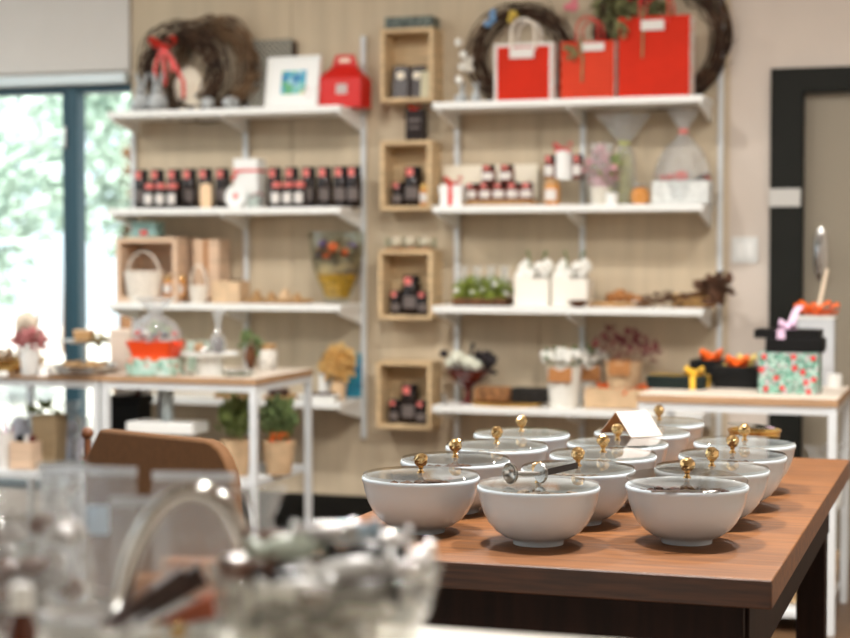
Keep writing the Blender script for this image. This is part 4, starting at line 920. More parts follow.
o = MB().box((0, 0, .03), (37 * k, .08, .06)).build('cake_loaf', mat('cake_brown', (166, 116, 74), .8, var=.35, scale=40, bump=.4), loc=at(494, .2, SZ[3] + .0145), rot=(0, 0, RZ), bevel=.012); tag(o, 'tan loaf-shaped block lying left on the gold tray', 'loaf')
o = MB().box((0, 0, .03), (36 * k, .08, .06)).build('black_block', mat('dark_chocolate_bar', (44, 40, 36), .5, var=.3, scale=40, bump=.3), loc=at(531, .2, SZ[3] + .0145), rot=(0, 0, RZ), bevel=.01); tag(o, 'black textured block lying right on the gold tray', 'block')
t = thing('tea_ball', 'tiny silver bell-shaped ornament at the left front shelf corner', 'ornament', sp(444, 3, .24)); MB().lathe([(0, 0), (.014, 0), (.016, .01), (.008, .02), (.012, .028), (.01, .042), (0, .046)], n=16, cap=False).build('ornament', SILVER, t)
RIB = mat('ribbed_white', (232, 228, 218), .6)
def ribpot(x, d, w_, h, flower, fl, lab, label, small=False):
    p = sp(x, 3, d); k = kk(p); t = thing('flower_pot', label, 'flower pot', p); r = w_ * k / 2; hh = h * k
    pr = [(0, .002), (r * .78, 0)]
    for i in range(9): z = hh * (i + .5) / 9; pr += [(r * (.78 + .2 * z / hh), z - hh / 22), (r * (.8 + .2 * z / hh), z)]
    pr += [(r * 1.02, hh), (r * .96, hh), (r * .9, hh * .85), (0, hh * .85)]
    MB().lathe(pr, n=32, cap=False).build('pot', fl[0], t); MB().box((0, -r * .99, hh * .8), (24 * k if not small else 22 * k, .003, 15 * k), rx=-.18).build('label', KRAFT, t)
    f = MB()
    if flower == 'hyd':
        for i in range(26):
            a = random.uniform(0, 6.28); q = random.uniform(0, 1) ** .5; f.ball((r * 1.25 * q * cos(a), r * q * sin(a), hh + .01 + .03 * (1 - q) + random.uniform(0, .03)), random.uniform(.012, .018), 8, jit=.15)
        f.build('hydrangea', WHITEFL, t)['kind'] = 'stuff'; MB().tube([(0, 0, hh), (.0, 0, hh + .08)], .004, 6).leaves((0, 0, hh + .03), (r, r, .04), 30, .03).build('leaves', DKLEAF, t)
    else:
        for x_, z_, l in ((-22, 0, .07), (-13, 0, .1), (-3, 0, .06), (8, 0, .09), (18, 0, .07), (29, 0, .035)):
            f.tube([(x_ * .3 * k, 0, hh), (x_ * .8 * k, 0, hh + l * .6), (x_ * k, 0, hh + l)], .002, 5); f.leaves((x_ * k, 0, hh + l), (.025, .02, .03), 34, .026)
        f.build('dried_flowers', BURG, t)
    return t
ribpot(564, .205, 36, 42, 'hyd', (RIB,), None, 'tall white ribbed pot of white hydrangea with a brown label')
p = sp(620, 3, .17); k = kk(p); t = thing('planter_tray', 'long cream trough under the burgundy dried flower pot', 'trough', p); bx = MB().box((0, 0, .005), (66 * k, .12, .01))
for s in (-1, 1): bx.box((s * 32.4 * k, 0, .04), (.007, .12, .08)); bx.box((0, s * .0565, .04), (64 * k, .007, .08))
bx.build('trough', TERR, t, bevel=.002); MB().leaves((4 * k, 0, .075), (26 * k, .05, .012), 130, .03, up=0).build('orange_shred', ORANGE, t)
t = ribpot(623, .17, 38, 26, 'burg', (TERR,), None, 'cream pot of burgundy dried flowers standing in the long trough', True); t.location.z += .0815
ribpot(591, .055, 24, 40, 'hyd', (RIB,), None, 'white hydrangea pot standing behind the trough and ribbed pot')
# ------------------------------------------------------------------ things on the left display tables
TZ = .7502
def tp(x, y): p = hz(x, y, .75); p.z = TZ; return p
p = tp(15, 373); k = kk(p); t = thing('gold_tray', 'gold bowl-shaped tray of dried petals behind the white vase', 'tray', hz(12, 371, .75) + Vector((0, 0, .0005))); 
MB().lathe([(0, 0), (.09, 0), (.1, .004), (.135, .05), (.13, .051), (.095, .01), (0, .008)], n=40, cap=False).build('tray', BRASS, t)
MB().leaves((0, 0, .045), (.11, .1, .02), 160, .04, up=.2).build('dried_petals', mat('beige_petals', (206, 184, 160), .7, var=.25), t)
p = tp(30, 375.5); k = kk(p); t = thing('flower_vase', 'white tapered vase of pink dried flowers by the window', 'vase', p); 
MB().lathe([(0, 0), (.028, 0), (.03, .004), (.039, .106), (.036, .106), (.028, .01), (0, .01)], n=32, cap=False).build('vase', WHITE, t)
MB().leaves((.0, 0, .12), (.055, .04, .03), 110, .042, up=.9).build('pink_flowers', PINK, t)
f = MB()
for x, z, s in ((-.03, .2, .028), (-.008, .205, .03), (.012, .2, .024), (-.04, .185, .022)): f.ball((x, 0, z), (s, s * .7, s * 1.2), 12, jit=.12)
f.tube([(.03, 0, .1), (.036, 0, .2), (.04, 0, .245)], [.003, .004, .007], 6)
f.build('beige_heads', mat('pale_beige_petal', (222, 206, 184), .7, var=.15), t)
p = tp(45, 376); t = thing('place_card', 'small white card at the foot of the white vase', 'card', p)
for s in (-1, 1): MB().strip([(0, s * .016, 0), (0, 0, .036)], (.021, 0, 0), .0006).build('panel', PAPER, t, smooth=0)
p = tp(3, 376.5); o = tag(MB().lathe([(0, 0), (.02, 0), (.021, .014), (.012, .018), (0, .018)], n=20, cap=False).build('tealight', WHITE, loc=p), 'small white disc at the left picture edge beside the gold tray', 'candle')
p = tp(86, 373.0); t = thing('tiered_stand', 'silver two-tier cake stand of cookies on the left table', 'cake stand', p)
scal = MB(); pr = [(0, .012), (.09, .012), (.1, .004), (.108, .012), (.122, .03), (.119, .031), (.104, .017), (.09, .016), (0, .016)]
scal.lathe(pr, n=64, cap=False, pleat=.02, npl=12).build('lower_plate', SILVER, t); MB().lathe([(0, 0), (.05, 0), (.02, .012), (0, .012)], n=24, cap=False).build('foot', SILVER, t)
MB().tube([(0, 0, .012), (0, 0, .17)], .005, 10).build('rod', SILVER, t); MB().lathe([(0, .114), (.06, .114), (.086, .127), (.084, .129), (.06, .118), (0, .118)], n=48, cap=False, pleat=.015, npl=12).build('upper_plate', SILVER, t)
for i in range(13):
    a = i * .48; o = MB().lathe([(0, 0), (.022, 0), (.026, .005), (.022, .012), (0, .014)], n=18, cap=False, jit=.04).build('cookie', mat('cookie', (206, 166, 116), .7, var=.25, scale=60)); o.location = p + Vector((.066 * cos(a), .066 * sin(a), .018 + (i % 2) * .013)); o.rotation_euler = (random.uniform(-.25, .25), random.uniform(-.25, .25), 0)
    tag(o, 'round pale cookie on the lower tier of the silver stand', 'cookie', 'cookies on the silver stand')
t = thing('treat_box', 'tan ribbed cube box on the upper plate of the silver stand', 'box', p + Vector((-.004, -.02, .1185)), RZ + .2); MB().box((0, 0, .021), (.06, .045, .042), top=(1.1, 1.1)).build('box', TAN, t, bevel=.003); MB().box((0, 0, .045), (.07, .052, .006)).build('lid', TERR, t, bevel=.002)
o = tag(MB().leaves((0, 0, .012), (.022, .016, .01), 34, .03, up=.2).ball((0, 0, .008), (.02, .014, .008), 8).build('dried_leaf_heap', mat('pale_olive', (170, 156, 116), .7, var=.2), loc=p + Vector((.055, -.01, .121))), 'pale dried leaf heap on the upper plate of the silver stand', 'dried leaves')
p = tp(120, 370.8); k = kk(p); t = thing('beige_box', 'beige square box behind the orange dish', 'box', p + nW * .03); MB().box((0, 0, .075), (.088, .06, .15)).build('box', mat('beige_card', (214, 196, 180), .7), t, bevel=.002); MB().box((0, 0, .152), (.092, .064, .02)).build('lid', mat('beige_card2', (222, 206, 190), .7), t, bevel=.002)
p = tp(147, 376.3); k = kk(p); t = thing('floral_box', 'pale floral printed box carrying the orange boat dish', 'box', p + nW * .07); fbw = 48 * k
MB().box((0, 0, .033), (fbw, .13, .066)).build('box', FLORAL2, t, bevel=.002); q = t.location.copy()
MB().box((.03, -.066, .062), (.03, .002, .012)).box((-.02, -.066, .064), (.026, .002, .008)).build('orange_ribbon', ORANGE, t)
t = thing('boat_dish', 'orange red boat-shaped dish of wrapped sweets on the floral box', 'dish', q + Vector((0, -.0, .0665)))
b = MB(); w1, w2 = 20 * k, 25 * k; hh = 17 * k
b.lathe([(0, 0), (.95, 0), (1, .1 * hh), (1.27, hh), (1.23, hh), (.96, .16 * hh), (0, .12 * hh)], n=4, cap=False, sx=w1 * 1.414, sy=.05 * 1.414, M=Matrix.Diagonal((1, 1, 1, 1)) @ Matrix.Rotation(0, 4, 'Z'))
vs = []; 
b = MB().box((0, 0, hh * .06), (2 * w1, .086, hh * .12))
for s in (-1, 1):
    b.add([(s * w1, -.043, 0), (s * w1, .043, 0), (s * w2, .06, hh), (s * w2, -.06, hh), (s * (w1 - .004), -.043, 0), (s * (w1 - .004), .043, 0), (s * (w2 - .004), .06, hh), (s * (w2 - .004), -.06, hh)], [(0, 1, 2, 3), (7, 6, 5, 4), (0, 3, 7, 4), (1, 5, 6, 2), (3, 2, 6, 7), (0, 4, 5, 1)])
    b.add([(-w1, s * .043, 0), (w1, s * .043, 0), (w2, s * .06, hh), (-w2, s * .06, hh), (-w1, s * .039, 0), (w1, s * .039, 0), (w2, s * .056, hh), (-w2, s * .056, hh)], [(0, 1, 2, 3), (7, 6, 5, 4), (0, 3, 7, 4), (1, 5, 6, 2), (3, 2, 6, 7), (0, 4, 5, 1)])
b.build('dish', mat('orange_red_lacquer', (236, 76, 24), .4), t)
for s in (-1, 1): MB().box((s * (w2 + .008), 0, hh * .75), (.022, .05, .008)).build('handle', mat('orange_red_lacquer', (236, 76, 24), .4), t, bevel=.002)
f = MB(); g = MB(); h3 = MB()
for i in range(18): (f, g, h3)[i % 3].ball((random.uniform(-.9, .9) * w1, random.uniform(-.04, .04), hh + random.uniform(-.01, .03)), random.uniform(.012, .018), 9, jit=.1)
f.build('white_sweets', WHITEFL, t)['kind'] = 'stuff'; g.build('red_sweets', CORAL, t)['kind'] = 'stuff'; h3.build('dark_sweets', mat('slate_sweet', (76, 76, 84), .5), t)['kind'] = 'stuff'
cello([(1.05, hh * .9), (1.15, hh + .03), (.9, hh + .07), (.35, hh + .1), (.3, hh + .11), (.75, hh + .145), (1.05, hh + .165)], n=30, sx=w1 * 1.1, sy=.055, pleat=.1).build('wrap', CELLO, t, smooth=0)
MB().leaves((.03, -.01, hh + .03), (.02, .02, .03), 24, .04).build('green_leaf', LEAF, t)
p = tp(205, 375.5); k = kk(p); p = p + nW * .04; t = thing('cake_stand', 'white round cake stand on the left display table', 'cake stand', p)
MB().lathe([(0, 0), (.054, 0), (.055, .004), (.047, .068), (.06, .072), (.108, .073), (.113, .078), (.113, .084), (.109, .084), (.106, .0795), (0, .0795)], n=48, cap=False).build('stand', WHITE, t)
q = p + Vector((.035, -.02, .08)); t = thing('wrapped_egg', 'brown chocolate egg in a tied clear bag on the cake stand', 'chocolate egg', q)
MB().ball((0, 0, .034), (.022, .022, .033), 16).build('egg', CHOC, t); MB().lathe([(.004, .0), (.026, .006), (.03, .035), (.022, .065), (.009, .085), (.008, .092), (.014, .13), (.022, .165)], n=30, cap=False, pleat=.08).build('bag', CELLO, t); MB().lathe([(.009, .084), (.0115, .088), (.009, .093)], n=14, cap=False).build('tie', SILVER, t)
t = thing('small_glass', 'small clear glass of orange sweets on the cake stand', 'glass', p + Vector((-.04, .02, .08))); MB().lathe([(0, 0), (.02, 0), (.024, .05), (.0225, .05), (.019, .004), (0, .004)], n=24, cap=False).build('glass', GLASS, t); MB().lathe([(0, .005), (.0185, .005), (.021, .035), (0, .042)], n=20, cap=False, jit=.05).build('sweets', mat('peach_sweet', (226, 170, 126), .6, var=.2), t)
o = tag(MB().ball((0, 0, .014), (.018, .016, .014), 12, jit=.05).build('foil_sweet', SILVER, loc=p + Vector((-.008, -.06, .0805))), 'silver foil sweet at the front edge of the white cake stand', 'sweet')
p = tp(240, 371.5) + nW * .1; t = thing('pine_cone', 'brown pine cone with green sprig behind the cake stand', 'pine cone', p); b = MB()
for i in range(9): b.lathe([(.0, .01 * i), (.026 * sin(.5 + i * .26), .008 + .01 * i), (.02 * sin(.5 + i * .26), .016 + .01 * i)], n=12, cap=False, jit=.1)
b.build('cone', mat('cone_brown', (112, 70, 42), .7, var=.3), t); MB().leaves((0, 0, .1), (.025, .025, .03), 40, .04).build('sprig', DKLEAF, t)
p = tp(184, 372.5) + nW * .14; t = thing('green_tin', 'pale green tin standing behind the cake stand', 'tin', p); MB().lathe([(0, 0), (.05, 0), (.05, .11), (.0, .11)], n=32, cap=False).build('tin', mat('pale_green_tin', (164, 184, 164), .45, var=.15, scale=30), t); MB().lathe([(.051, .09), (.051, .112), (.0, .113)], n=32, cap=False).build('lid', mat('pale_green_tin2', (190, 204, 190), .4), t)
p = tp(268, 369.6); t = thing('storage_jar', 'clear jar of white pieces with a wooden lid near the table end', 'jar', p); MB().lathe([(0, 0), (.034, 0), (.037, .005), (.037, .07), (.03, .08), (.0, .081)], n=28, cap=False).build('jar_body', mat('white_pieces', (226, 220, 210), .5, var=.25, scale=50), t); MB().lathe([(.031, .08), (.031, .1), (.0, .102)], n=28, cap=False).build('lid', TAN, t)
p = tp(238, 375.8); t = thing('glass_dish', 'low clear glass dish at the front table edge', 'dish', p); MB().lathe([(0, .0), (.05, 0), (.064, .02), (.061, .02), (.048, .004), (0, .004)], n=36, cap=False).build('dish', GLASS, t)
for i, x in enumerate((-.03, -.012, .01, .03)): o = tag(MB().ball((0, 0, .01), (.012, .011, .01), 10, jit=.1).build('foil_sweet', SILVER), 'silver wrapped sweet in the low clear dish', 'sweet', 'silver sweets in the low dish'); o.location = p + Vector((x, -.01 - .01 * (i % 2), .0045))
# lower shelves of the left tables
LZ = .3695
def lp(x, d): q = at(x, d, LZ); return q
dA = CW - (TA.x * ST + TA.y * CT)
def potplant(x, d, w_, h, label, leafm, n, orange=False):
    q = lp(x, d); k = kk(q); t = thing('potted_plant', label, 'potted plant', q); r = w_ * k / 2; hh = h * k
    MB().lathe([(0, 0), (r * .72, 0), (r * .74, .004), (r * .98, hh * .9), (r * 1.02, hh * .9), (r * 1.02, hh), (r * .93, hh), (r * .9, hh * .86), (0, hh * .86)], n=32, cap=False).build('pot', TERR, t)
    MB().leaves((0, 0, hh + .065), (r * .92, r * .85, .075), n, .042, up=1.6).build('leaves', leafm, t)
    if orange: MB().leaves((.02, -.05, hh + .012), (.035, .02, .015), 30, .02, up=0).build('orange_shred', ORANGE, t)
    return t
potplant(236, dA + .1, 32, 36, 'green potted plant left of the front table leg on the lower shelf', LEAF, 230)
potplant(279, dA + .03, 33, 34, 'green potted plant with an orange accent on the lower shelf', DKLEAF, 250, True)
q = lp(168, dA + .16); k = kk(q); t = thing('white_scale', 'white slab-based column stand on the lower shelf of the left table', 'stand', q); sh_ = .16
MB().box((0, 0, sh_ / 2), (.2, .12, sh_)).build('plinth', mat('grey_plinth', (176, 168, 160), .7), t); MB().box((0, 0, sh_ + .021), (.275, .15, .042)).build('slab', WHITE, t, bevel=.004); MB().box((.0, 0, sh_ + .042 + .06), (.034, .03, .12)).build('column', mat('grey_column', (176, 186, 186), .5), t, bevel=.002)
q = lp(131, dA - .13); k = kk(q); t = thing('black_tray', 'black tray of dark and white packets on the lower shelf', 'tray', q); bx = MB().box((0, 0, .12), (.13, .11, .24)); bx.build('crate', BLACKBOX, t, bevel=.003)
MB().box((.0, -.0, .255), (.15, .115, .03)).build('tray', BLACKBOX, t, bevel=.004); MB().box((-.01, -.02, .283), (.08, .04, .026), ry=-.2).build('white_packet', PAPER, t, bevel=.004); MB().lathe([(0, .27), (.025, .27), (.027, .33), (.012, .345), (0, .35)], n=18, cap=False, M=Matrix.Translation((.025, .02, 0))).build('red_packet', DKRED, t); MB().lathe([(0, .27), (.022, .27), (.022, .335), (0, .34)], n=18, cap=False, M=Matrix.Translation((.055, .02, 0))).build('white_packet', PAPER, t)
MB().lathe([(0, .27), (.026, .27), (.026, .33), (0, .335)], n=18, cap=False, M=Matrix.Translation((-.045, .02, 0))).build('black_packet', BLACKBOX, t)
q = lp(50, dA + .05); k = kk(q); t = thing('paper_bag', 'tan paper bag standing on the lower shelf by the window', 'paper bag', q); b = MB().box((0, 0, .1), (.09, .09, .2), top=(1.25, 1.0)); b.build('bag', mat('tan_paper', (186, 160, 124), .8, var=.06), t, bevel=.002); MB().leaves((-.02, 0, .21), (.05, .04, .02), 40, .04).build('green_top', LEAF, t)
q = lp(26, dA + .2); k = kk(q); t = thing('wooden_box', 'small pale wooden box of dark and white packets on the lower shelf', 'box', q); bx = MB().box((0, 0, .004), (.095, .08, .008))
for s in (-1, 1): bx.box((s * .045, 0, .055), (.006, .08, .11)); bx.box((0, s * .037, .055), (.084, .006, .11))
bx.build('box', PINKWOOD, t, bevel=.001)
for x, m, nm in ((-.025, BLACKBOX, 'dark_packet'), (.012, PAPER, 'white_packet'), (.03, DKRED, 'red_packet')): MB().lathe([(0, .01), (.016, .01), (.016, .13), (0, .135)], n=14, cap=False, M=Matrix.Translation((x, 0, 0))).build(nm, m, t)
q = lp(6, dA + .2); t = thing('white_cylinder', 'white paper cylinder of coloured sticks at the left picture edge', 'pot', q); MB().lathe([(0, 0), (.032, 0), (.034, .14), (.031, .14), (.03, .006), (0, .006)], n=28, cap=False).build('cylinder', PAPER, t)
for i in range(6): MB().tube([(.02 * cos(i), .02 * sin(i), .02), (.03 * cos(i), .028 * sin(i), .17 + .01 * (i % 3))], .004, 6).build('stick', [BURG, BLACKBOX, LILAC][i % 3], t)
for x, d, w_, h, lb in ((85, dA + .02, .09, .19, 'pale lilac cellophane packet by the brown chair finial'), (70, dA - .12, .11, .24, 'clear crinkled packet behind the tan paper bag'), (20, dA - .12, .12, .26, 'clear crinkled packet behind the wooden box at the window')):
    q = lp(x, d); t = thing('cellophane_packet', lb, 'packet', q, RZ, 'crinkled packets on the lower shelf'); MB().lathe([(.9, 0), (1, h * .1), (1.05, h * .5), (.7, h * .75), (.55, h * .8), (.95, h)], n=24, sx=w_ / 2, sy=.04, cap=False, pleat=.08, jit=.06).build('wrap', CELLO, t, smooth=0); MB().lathe([(0, .002), (.8, .002), (.88, h * .4), (.5, h * .62), (0, h * .66)], n=24, sx=w_ / 2, sy=.035, cap=False, jit=.04).build('filling', mat('pale_lilac_fill', (220, 214, 228), .6, var=.15, scale=30), t)
q = lp(88, dA + .17); t = thing('floral_tin', 'small dark floral tin with a white knob below the chair finial', 'tin', q); MB().lathe([(0, 0), (.03, 0), (.03, .06), (0, .062)], n=24, cap=False).build('tin', spots('dark_floral', (0, 0, 0), [(70, 96, 60), (140, 50, 60), (200, 200, 200), (60, 70, 60)], 70), t); MB().lathe([(.014, .06), (.02, .085), (0, .1)], n=16, cap=False).build('knob', WHITE, t)
# ------------------------------------------------------------------ right display table: black and printed gift boxes
def bt(x, y): q = hz(x, y, .75); q.z = TZ; return q
def flat_box(label, x, y, dd, w_, d_, h, m, rm, rots=0, strap=True, lidf=.45, bs=.05, loc=None, bowx=0, vx=0):
    q = (bt(x, y) + nW * (d_ / 2 + dd)) if loc is None else loc
    t = thing('gift_box', label, 'gift box', q, RZ + rots); MB().box((0, 0, h * (1 - lidf) / 2), (w_ - .006, d_ - .006, h * (1 - lidf))).build('box', m, t, bevel=.0015); MB().box((0, 0, h - h * lidf / 2), (w_, d_, h * lidf)).build('box_lid', m, t, bevel=.0015)
    if rm:
        r = MB()
        if strap: r.box((vx, 0, h / 2), (.018, d_ + .003, h + .003)); r.box((0, 0, h * .5), (w_ + .003, .016, h + .0026))
        bow((bowx, -d_ * .15, h + bs * .22), bs, .5, .35, mb=r); bow((bowx + .01, -d_ * .1, h + bs * .2), bs * .7, 0, .35, mb=r); r.build('ribbon', rm, t)
    return t
k = kk(bt(680, 391)); flat_box('flat dark green gift box with a yellow ribbon on the right table', 676, 389.3, .0, 60 * k, .15, .043, GREENBOX, YELLOW, rots=-.05, bowx=.055, vx=.06, bs=.034)
flat_box('black gift box topped with an orange bow behind the green box', 703, 386.5, .14, 42 * k, .13, .08, BLACKBOX, ORANGE, strap=False, bs=.042)
t1 = flat_box('black gift box with orange and yellow bow left of floral box', 734, 389.0, .02, 46 * k, .17, .072, BLACKBOX, ORANGE, strap=False, bs=.042)
MB().box((0, 0, .077), (.1, .03, .006)).add(bow((.03, 0, .088), .035, 0, .4).v, bow((.03, 0, .088), .035, 0, .4).f).build('yellow_ribbon', mat('pale_yellow_ribbon', (230, 206, 120), .4), t1)
q = bt(788, 394.5) + nW * .075; kf = kk(q); hb = 41 * kf
t = thing('gift_box', 'teal and red floral printed gift box at the right table end', 'gift box', q, RZ)
MB().box((0, 0, hb / 2), (58 * kf, .14, hb)).build('box', FLORAL, t, bevel=.002)
f = MB()
for x_, z_ in ((-24, 37), (-26, 24), (-22, 5), (-6, 6), (5, 37), (14, 22), (20, 3), (25, 15), (24, 36), (6, 26), (-12, 16), (17, 12)):
    x, z = x_ * kf, z_ * kf; f.ball((x, -.0705, z), (.0095, .0015, .0095), 9, jit=.25)
f.build('red_blossoms', mat('red_print', (206, 46, 50), .5), t)
q2 = q + Vector((0, 0, hb + .001)) - eW * .0
q2 = q + eW * .005 + Vector((0, 0, hb + .0005)); t = thing('gift_box', 'black gift box with lilac bow lying on the floral box', 'gift box', q2, RZ)
MB().box((.012, 0, .0225), (56 * kf, .13, .045)).build('box', BLACKBOX, t, bevel=.004)
t = thing('box_lid', 'black box lid with a lilac bow balanced on the black gift box', 'box lid', q2 + eW * -.012 + Vector((0, 0, .0455)), RZ, None); bx = MB().box((0, 0, .026), (64 * kf, .13, .004))
for s in (-1, 1): bx.box((s * 31.4 * kf, 0, .014), (.004, .13, .028)); bx.box((0, s * .063, .014), (62 * kf, .004, .028))
bx.build('lid', BLACKBOX, t, bevel=.001)
b = MB().box((-.018, -.0662, .014), (.026, .0012, .03)).box((-.018, 0, .0285), (.026, .13, .001)); bow((.0, -.03, .038), .03, .3, .5, mb=b); b.strip([(.0, -.02, .03), (.012, 0, .06), (.022, .02, .09), (.034, .03, .105)], (.012, .004, 0), .001); b.build('lilac_bow', LILAC, t)
q = bt(812, 388.5) + nW * .16; kb = kk(q); t = thing('clear_gift_box', 'tall clear gift box with an orange ribbon at the right table end', 'gift box', q, RZ); hc = 67 * kb
bx = MB().box((0, 0, .003), (36 * kb, .1, .006))
for s in (-1, 1): bx.box((s * 17.6 * kb, 0, hc / 2), (.003, .1, hc)); bx.box((0, s * .0485, hc / 2), (34.6 * kb, .003, hc))
bx.build('clear_wall', glass('frosted_film', (.93, .93, .94), 1.4, .15, milky=.45), t); MB().box((0, 0, hc + .003), (37 * kb, .104, .008)).build('lid', PAPER, t, bevel=.001); MB().box((0, 0, hc * .35), (24 * kb, .06, hc * .62)).build('filling', mat('pale_pink_fill', (226, 206, 204), .6, var=.12, scale=30), t)
b = bow((-.005, -.02, hc + .022), .058, 0, .22); bow((.03, -.01, hc + .02), .05, 0, .22, mb=b); bow((-.04, -.03, hc + .026), .036, 0, .25, mb=b); b.build('orange_bow', ORANGE, t)
t2 = thing('wooden_spoon', 'thin pale wooden stick leaning above the orange bow against the door', 'stick', q + Vector((0, 0, hc + .0085)), RZ); MB().tube([(.0, -.012, .0), (.028, .06, .16)], [.0075, .006], 8).build('stick', mat('pale_stick', (220, 200, 174), .6), t2)
q = bt(834, 387.8) + nW * .03; t = thing('candle', 'short white candle at the right table end', 'candle', q); MB().lathe([(0, 0), (.024, 0), (.0245, .042), (.022, .045), (0, .043)], n=28, cap=False).build('wax', WHITE, t); MB().tube([(0, 0, .042), (.001, 0, .052)], .001, 6).build('wick', BLACKBOX, t)
q = bt(745, 392.5) + nW * -.0; 
q = bt(700, 391.5) + nW * .02
# lower levels of the right table
dC = CW - (TC.x * ST + TC.y * CT)
for i, (x, dd, lb) in enumerate(((816, .06, 'left clear packet on the middle shelf behind the wooden table corner'), (833, -.02, 'right clear packet on the middle shelf behind the wooden table corner'))):
    q = at(x, dC + dd, LZ); t = thing('clear_packet', lb, 'packet', q, RZ, 'clear packets under the right table'); MB().lathe([(.8, 0), (1, .06), (1, .13), (.6, .17), (.5, .178), (1, .21)], n=32, sx=.04, sy=.035, cap=False, pleat=.1).build('wrap', CELLO, t); MB().lathe([(0, .002), (.75, .002), (.85, .1), (0, .14)], n=20, sx=.036, sy=.03, cap=False, jit=.05).build('filling', WHITEFL, t)
q = at(808, dC + .08, .0705); k = kk(q); t = thing('bushel_basket', 'round slatted wooden basket on the bottom shelf of the right table', 'basket', q); r = 27 * k
b = MB()
for i in range(20):
    a = 2 * pi * i / 20; M_ = Matrix.Rotation(a, 4, 'Z') @ Matrix.Translation((r * .93, 0, 0)) @ Matrix.Rotation(.09, 4, 'Y'); b.box((0, 0, .085), (.004, .026, .165)); 
    for j in range(8): b.v[-8 + j] = tuple(M_ @ Vector(b.v[-8 + j]))
b.build('slats', BOXWOOD, t); MB().lathe([(0, 0), (r * .9, 0), (r * .9, .012), (0, .012)], n=32, cap=False).build('base', BOXWOOD, t)
for z in (.02, .14): MB().lathe([(r * (.955 + z * .55), z), (r * (.985 + z * .55), z), (r * (.985 + z * .55), z + .024), (r * (.955 + z * .55), z + .024), (r * (.955 + z * .55), z)], n=32, cap=False).build('hoop', TAN, t)
f = MB()
for i in range(14): a = i * 2.4; f.ball((r * .75 * sqrt(i / 14) * cos(a), r * .75 * sqrt(i / 14) * sin(a), .13 + .02 * (i % 3)), (.03, .025, .024), 9, jit=.1)
f.build('brown_packets', CHOC, t)['kind'] = 'stuff'; MB().lathe([(0, .012), (r * .8, .012), (r * .86, .12), (0, .125)], n=20, cap=False).build('packing', KRAFT, t)
t = thing('dark_bottle', 'dark brown bottle standing on the middle shelf by the table leg', 'bottle', at(800, dC - .1, LZ)); MB().lathe([(0, 0), (.02, 0), (.02, .07), (.008, .1), (.008, .12), (0, .12)], n=18, cap=False).build('bottle', CHOC, t)
# ------------------------------------------------------------------ brown chair
a = hz(86, 428, .80); c = hz(232, 443, .80); u = (c - a); u.z = 0; wc = u.length; u.normalize(); n_ = Vector((-u.y, u.x, 0)); yaw = math.atan2(u.y, u.x); mid = (a + c) / 2; mid.z = 0
t = thing('leather_chair', 'brown leather chair with its rounded back towards the camera', 'chair', mid + n_ * .2, yaw)
zb, zt_ = .43, .80; q = .1; poly = [(-wc / 2 - .005, zb), (wc / 2, zb)]
for i in range(7): an = i * pi / 2 / 6; poly.append((wc / 2 - .09 + .09 * cos(an), zt_ - .13 + .13 * sin(an)))
poly += [(-wc / 2 + .045, zt_), (-wc / 2 + .0, zt_ - .065), (-wc / 2 - .005, zt_ - .1)]
MB().prism(poly, -.2, -.165, None).build('backrest', LEATHER, t, bevel=.008, seg=3)
MB().box((0, 0, .415), (wc, .4, .05)).build('seat', LEATHER, t, bevel=.015, seg=3)
for sx in (-1, 1):
    for sy in (-1, 1): MB().tube([(sx * (wc / 2 - .03), sy * .17, .39), (sx * (wc / 2 - .015), sy * .185, 0)], [.018, .012], 12).build('leg', DKW, t)
b = MB().tube([(-wc / 2 - .02, -.18, .38), (-wc / 2 - .02, -.18, .772)], .008, 12); b.ball((-wc / 2 - .02, -.18, .785), .015, 14); b.build('finial_post', mat('brown_wood2', (110, 66, 38), .5), t)
# ------------------------------------------------------------------ the white counter in front
FZ = .9
bk = hz(480, 630, FZ); sL, sRr = -1.35, .34; dep_ = .75
cp = bk - nW * dep_ / 2; so_ = S(bk); cx = (sL + sRr) / 2
cp = cp + eW * (cx - (bk.x * CT - bk.y * ST) + (bk.x * CT - bk.y * ST) * 0 - 0) * 0
ctr = bk - nW * dep_ / 2 + eW * (-.33); ctr.z = 0
ct = thing('white_counter', 'white topped counter at the bottom edge in the foreground', 'counter', ctr, RZ); cwid = 1.15
MB().box((0, 0, .885), (cwid, dep_, .03)).build('counter_top', mat('counter_white', (226, 220, 208), .4), ct, bevel=.004); MB().box((0, .02, .435), (cwid - .08, dep_ - .14, .87)).build('cabinet', WHITE, ct, bevel=.003)
def fp(x, y): q = hz(x, y, FZ); q.z = FZ + .0004; return q
# crystal bowl of wrapped sweets
def fdep(x, D, z=FZ + .0004): return Vector(((x - CX) / F * D, D, z))
p = fdep(325, 1.24); t = thing('crystal_bowl', 'large cut crystal bowl heaped with wrapped sweets in the foreground', 'bowl', p, .3); R_ = .0875; Hb = .088
pr = [(0, .004), (.03, .003), (.032, 0), (.036, .0), (.037, .006), (.05, .014), (.066, .034), (.077, .058), (R_ - .002, Hb), (R_ - .004, Hb + .001), (R_ - .007, Hb - .003), (.072, .06), (.061, .037), (.046, .018), (.02, .011), (0, .01)]
MB().lathe(pr, n=104, cap=False, pleat=.012, npl=26).build('bowl', CRYST, t, smooth=25)
SWM = {'white': mat('white_wrapper', (240, 240, 236), .3), 'black': mat('black_wrapper', (24, 22, 22), .3), 'silver': mat('silver_wrapper', (205, 203, 200), .28, .5, bump=.6, scale=60), 'brown': mat('brown_wrapper', (110, 72, 54), .35), 'blue': mat('pale_blue_wrapper', (186, 210, 226), .35), 'green': mat('pale_green_wrapper', (206, 218, 202), .35)}
